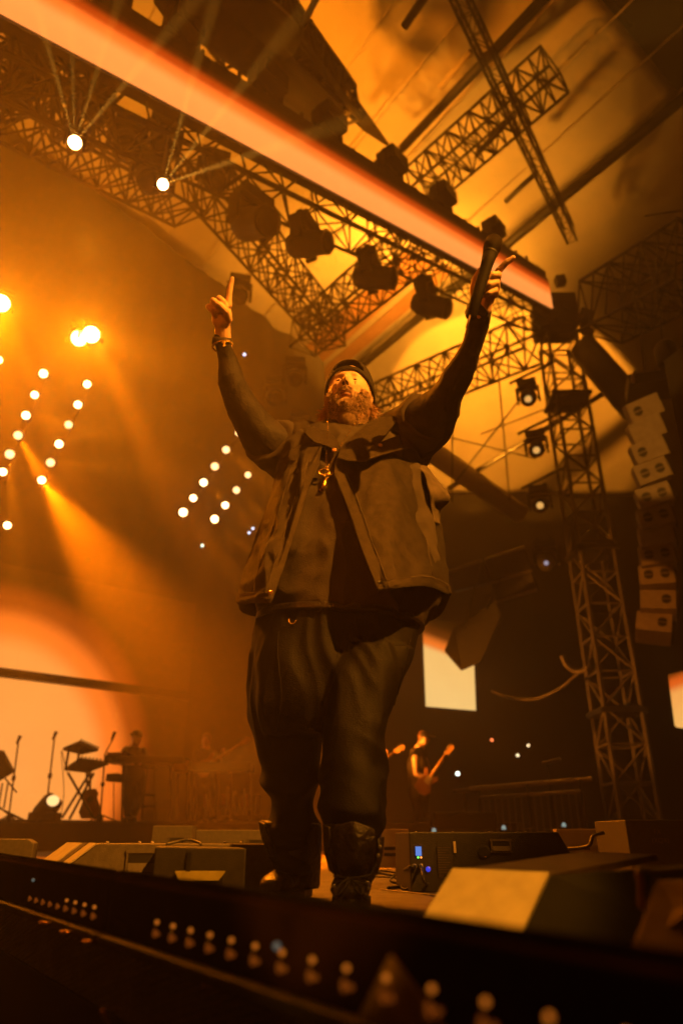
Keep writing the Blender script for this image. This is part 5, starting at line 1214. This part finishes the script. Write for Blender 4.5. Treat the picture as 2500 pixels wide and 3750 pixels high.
tl = V((PY(625*K, 3290, 2.30).x-.01, 2.30, 0)); hl = V((PY(705*K, 3290, 2.5).x, 2.53, 0))
BLo = boot(None, tl, hl, None, [(640, 2040, 735, 2040, 2.44, .12), (634, 2000, 736, 2000, 2.43, .13), (620, 1965, 738, 1965, 2.42, .15), (606, 1925, 738, 1925, 2.42, .17), (597, 1886, 737, 1893, 2.42, .18)], 0, 2.4)
# tongues, flaps, eyelets, laces
patch('tongue', [[(768, 1900, 2.055), (810, 1888, 2.035), (858, 1905, 2.055)], [(764, 1935, 2.055), (812, 1930, 2.03), (862, 1938, 2.055)], [(768, 1975, 2.065), (812, 1985, 2.035), (856, 1980, 2.065)], [(778, 2015, 2.085), (812, 2025, 2.07), (845, 2018, 2.085)]], M_leather, 20, 24, .007, fs=.004, fold_s=16, parent=BR, hem=False)
patch('side_flap', [[(868, 1925, 2.10), (880, 1922, 2.14)], [(866, 1960, 2.09), (876, 1962, 2.12)], [(852, 2000, 2.085), (866, 2002, 2.10)], [(838, 2020, 2.08), (852, 2026, 2.09)]], M_leather, 6, 16, .007, parent=BR, hem=False)
patch('side_flap', [[(742, 1893, 2.08), (756, 1900, 2.06)], [(746, 1950, 2.08), (762, 1960, 2.06)], [(757, 2000, 2.08), (772, 2010, 2.07)]], M_leather, 6, 16, .007, parent=BR, hem=False)
patch('side_flap', [[(596, 1886, 2.33), (608, 1892, 2.31)], [(603, 1925, 2.33), (622, 1930, 2.30)], [(618, 1965, 2.34), (634, 1968, 2.31)]], M_leather, 6, 16, .007, parent=BLo, hem=False)
def lace(pts_, par, y=2.055, r=.0022): part('lace', MB().tube(smooth([QY(a, b, y+c) for a, b, c in pts_], 5), r, 6), M_rubber, par, True)
lace([(765, 2012, 0), (800, 2016, -.01), (830, 2014, -.01), (850, 2010, 0)], BR); lace([(766, 2030, 0), (800, 2022, -.02), (845, 2030, 0)], BR)
lace([(800, 2016, -.015), (778, 2035, -.03), (770, 2058, -.04), (782, 2050, -.04), (800, 2022, -.02)], BR); lace([(806, 2016, -.015), (815, 2040, -.03), (830, 2056, -.04), (826, 2038, -.03), (808, 2020, -.02)], BR)
lace([(804, 2018, -.015), (796, 2045, -.04), (776, 2072, -.05), (758, 2086, -.04)], BR); lace([(808, 2018, -.015), (822, 2050, -.03), (842, 2068, -.02)], BR)
lace([(850, 2010, 0), (868, 1975, .05), (876, 1930, .07)], BR); lace([(628, 2010, .29), (606, 2040, .27), (590, 2060, .25)], BLo); lace([(640, 2015, .28), (618, 2040, .25), (604, 2062, .24), (630, 2050, .25)], BLo); lace([(636, 2000, .3), (614, 2030, .27), (600, 2052, .25)], BLo)
for px, py, y in ((843, 2028, 2.06), (846, 2042, 2.05), (840, 2055, 2.03), (766, 2035, 2.05), (872, 1945, 2.10), (868, 1965, 2.095), (626, 2030, 2.33), (640, 2020, 2.34)): part('eyelet', MB().lathe([(.005, 0), (.005, .003), (.002, .003)], 10, look((0, -1, 0)), QY(px, py, y-.015)), M_alu, BR if px > 740 else BLo, True)

# --- microphone in the raised hand
ma = P(1802, 900, 2.285); mb1 = P(1722, 1166, 2.20); ax = (mb1-ma).normalized()
mt = thing('microphone', 'black wireless microphone held up in the raised hand', 'microphone', ma)
Mx = look(-ax); L = (mb1-ma).length
part('grille', MB().lathe([(.0235, -.028), (.0265, -.010), (.0275, .006), (.0265, .020), (.022, .029), (.006, .032)], 24, Mx, ma), mat('mic_mesh', (.05, .035, .025), .4, .7, .4, 300, 1.0, 700), mt, True)
gr = MB()
for k in range(9): z_ = -.024+.006*k; rr_ = .0240+.0035*math.sin((k+1)/9*3.0); gr.tube([ma+Mx @ V((rr_*math.cos(a), rr_*math.sin(a), z_)) for a in [6.3*q/24 for q in range(25)]], .0007, 4, False)
part('grille_wire', gr, M_steel, mt, True)
part('collar', MB().lathe([(.0235, -.036), (.0248, -.034), (.0248, -.029), (.0235, -.027)], 24, Mx, ma), M_steel, mt, True)
part('handle', MB().lathe([(.012, -L), (.0165, -L+.004), (.018, -L*.6), (.0195, -.075), (.0235, -.036)], 24, Mx, ma), M_plast, mt, True)
part('antenna', MB().tube([mb1+ax*-.005+Mx @ V((-.012, 0, 0)), mb1+ax*.045+Mx @ V((-.012, 0, 0))], .0032, 8), mat('antenna_cap', (.2, .12, .06), .4), mt, True)

# ---------------------------------------------------------------- band members
def figure(label, J, y, shirt, trous, sleeve_len=0, capm=None, hair=None, lean=0):
    """J: joints as 2500-px picture points (+ depth offset): head, neck, hip, shoulders, elbows, wrists, knees, feet"""
    g = lambda k: PY(J[k][0], J[k][1], y+(J[k][2] if len(J[k]) > 2 else 0))
    ft = g('fl'); t = thing('person', label, 'person', (ft.x, ft.y, rz)); b = MB()
    hd = g('head'); b.ell(hd, (.078, .095, .118)); b.ell(hd+V((J.get('face', 0)*.08, -.06 if not J.get('face') else 0, -.02)), (.03, .03, .03))
    chain(b, [hd, g('neck')], [.055, .06]); chain(b, [g('neck'), g('chest'), g('hip')], [.09, .15, .14])
    for s in 'lr':
        chain(b, [g('s'+s), g('e'+s), g('w'+s)], [.06, .045, .032]); chain(b, [g('chest'), g('s'+s)], [.1, .065])
        w = g('w'+s); hd_ = (w-g('e'+s)).normalized(); b.ell(w+hd_*.05, (.035, .03, .04))
        for q in range(4): chain(b, [w+hd_*.06+V(((q-1.5)*.018, 0, 0)), w+hd_*.10+V(((q-1.5)*.02, -.02, -.01))], [.010, .008], 6)
        chain(b, [w+hd_*.02, w+hd_*.06+V((.03, -.03, 0))], [.012, .009], 6)
        chain(b, [g('hip')+V((.07 if s == 'r' else -.07, 0, 0)), g('k'+s), g('f'+s)+V((0, 0, .09))], [.10, .065, .045])
        f_ = g('f'+s); f_.z = rz; chain(b, [f_+V((0, .03, .05)), f_+V((J.get('face', 0)*.12, -.15 if not J.get('face') else 0, .04))], [.045, .035])
    bake(b, 'body', M_skin, t, .016, 2)
    c = MB(); chain(c, [g('neck')+V((0, 0, -.03)), g('chest'), g('hip')], [.10, .18, .165])
    for s in 'lr':
        chain(c, [g('chest'), g('s'+s)], [.12, .08])
        if sleeve_len: e = g('s'+s).lerp(g('e'+s), min(1, sleeve_len)); chain(c, [g('s'+s), e], [.078, .066])
        if sleeve_len > 1: chain(c, [g('e'+s), g('w'+s)], [.06, .045])
    bake(c, 'shirt', shirt, t, .018, 2, disp=lambda p, n: .012*fold(p, 7, 2))
    c = MB(); chain(c, [g('hip')+V((0, 0, .05)), g('hip')], [.165, .16])
    for s in 'lr': chain(c, [g('hip')+V((.07 if s == 'r' else -.07, 0, 0)), g('k'+s), g('f'+s)+V((0, 0, .10))], [.12, .085, .07])
    bake(c, 'trousers', trous, t, .018, 2, disp=lambda p, n: .012*fold(p, 8, 7))
    for s in 'lr':
        f_ = g('f'+s); f_.z = rz; sb = MB(); chain(sb, [f_+V((0, .03, .055)), f_+V((J.get('face', 0)*.15, -.17 if not J.get('face') else 0, .045))], [.055, .045]); part('shoe', sb, M_rubber, t, True)
    if capm:
        cc = MB().ell(hd+V((0, .01, .045)), (.092, .11, .085)); part('cap', cc, capm, t, True)
        part('cap_bill', MB().box(hd+V((J.get('face', 0)*.13, -.12 if not J.get('face') else 0, .04)), (.14, .14, .018)), capm, t, bevel=.008)
    if hair: part('hair', MB().ell(hd+V((-J.get('face', 0)*.02, .02, .02)), (.088, .105, .118)).ell(hd+V((-J.get('face', 0)*.05, .05, -.08)), (.06, .06, .10)), hair, t, True)
    return t
def elec_guitar(label, c, ang, y, sc=1.0, neck=.62, m=M_wood, flip=1):
    """solid-body guitar whose neck points along ang degrees from +x in the picture plane"""
    t = thing('electric_guitar', label, 'guitar', c); a = R(ang); ux = V((math.cos(a), -.15, math.sin(a))).normalized(); uy = V((-math.sin(a), 0, math.cos(a)))
    pl = [(-.22, -.10), (-.24, .0), (-.20, .12), (-.08, .13), (.02, .09), (.12, .15), (.17, .12), (.10, .05), (.10, -.04), (.15, -.11), (.08, -.14), (-.02, -.09), (-.12, -.15)]
    part('body', MB().prism([(u*sc, v*sc) for u, v in pl], ux, uy, c, V((0, .045, 0))), m, t, bevel=.01)
    part('pickguard', MB().prism([(-.05*sc, -.06*sc), (-.05*sc, .05*sc), (.08*sc, .04*sc), (.08*sc, -.05*sc)], ux, uy, c-V((0, .004, 0)), V((0, .003, 0))), M_white, t)
    n0 = c+ux*.08*sc; n1 = c+ux*neck*sc
    part('neck', MB().tube([n0, n1], [.026, .022], 8), mat('maple', (.5, .28, .1), .4, 0, .2, 9, .1), t, True)
    part('headstock', MB().prism([(0, -.03), (.04, -.045), (.17, -.055), (.20, -.02), (.18, .03), (.0, .03)], ux, uy, n1, V((0, .02, 0))), MATS['maple'], t, bevel=.005)
    for k in range(6): part('tuning_peg', MB().ell(n1+ux*(.03+.026*k)+uy*(.045), (.008, .008, .012), None, 6, 4), M_alu, t)
    return t
YG = 12.6
figure('guitarist in a cap and sleeveless shirt standing in profile on the right', dict(head=(1552, 2705), neck=(1535, 2742), chest=(1528, 2800), hip=(1532, 2900), sl=(1518, 2755, -.1), sr=(1545, 2765, .15), el=(1522, 2835, -.18), er=(1575, 2840, .12),
       wl=(1578, 2855, -.22), wr=(1608, 2798, .05), kl=(1530, 2965), kr=(1550, 2965, .15), fl=(1525, 3035), fr=(1552, 3035, .15), face=1), YG, M_shirt, M_pants, 0, M_cap, M_hair)
elec_guitar('light electric guitar held by the guitarist in profile, neck pointing up right', PY(1565, 2858, YG-.34), 52, YG, 1.0, .50)
# second player hidden behind the performer's leg, only the guitar neck shows
figure('player mostly hidden behind the performer, holding the guitar whose headstock shows', dict(head=(1365, 2690), neck=(1362, 2728), chest=(1360, 2790), hip=(1358, 2890), sl=(1325, 2745), sr=(1395, 2745), el=(1318, 2820), er=(1405, 2800, -.1),
       wl=(1350, 2850, -.25), wr=(1410, 2765, -.2), kl=(1345, 2960), kr=(1375, 2960), fl=(1340, 3035), fr=(1378, 3035)), YG, M_shirt, M_pants, 1, None, M_hair)
elec_guitar('electric guitar whose pale headstock pokes out right of the trouser leg', PY(1350, 2820, YG-.3), 33, YG, 1.0, .50)
YK = 12.2
figure('keyboard player in silhouette leaning over the long table', dict(head=(500, 2702), neck=(490, 2738), chest=(488, 2775, .1), hip=(495, 2850, .15), sl=(462, 2752), sr=(524, 2755), el=(452, 2790, -.15), er=(535, 2790, -.15), wl=(480, 2792, -.3), wr=(520, 2792, -.3),
       kl=(472, 2925, .1), kr=(512, 2925, .1), fl=(468, 3005, .1), fr=(488, 3003, -.1)), YK, M_shirt, M_pants, 1, M_cap)
figure('seated player barely visible in the orange murk right of the keyboards', dict(head=(755, 2712), neck=(752, 2748), chest=(748, 2785), hip=(748, 2870), sl=(722, 2760), sr=(780, 2758), el=(712, 2800, -.1), er=(800, 2790, -.15), wl=(740, 2812, -.3), wr=(815, 2755, -.3),
       kl=(730, 2900, -.2), kr=(775, 2900, -.2), fl=(730, 3005, -.1), fr=(778, 3005, -.1)), 13.3, M_shirt, M_pants, 1.5, None, M_hair)
elec_guitar('dim guitar of the seated player in the murk', PY(765, 2800, 12.95), 32, 12.9, 1.0, .62)
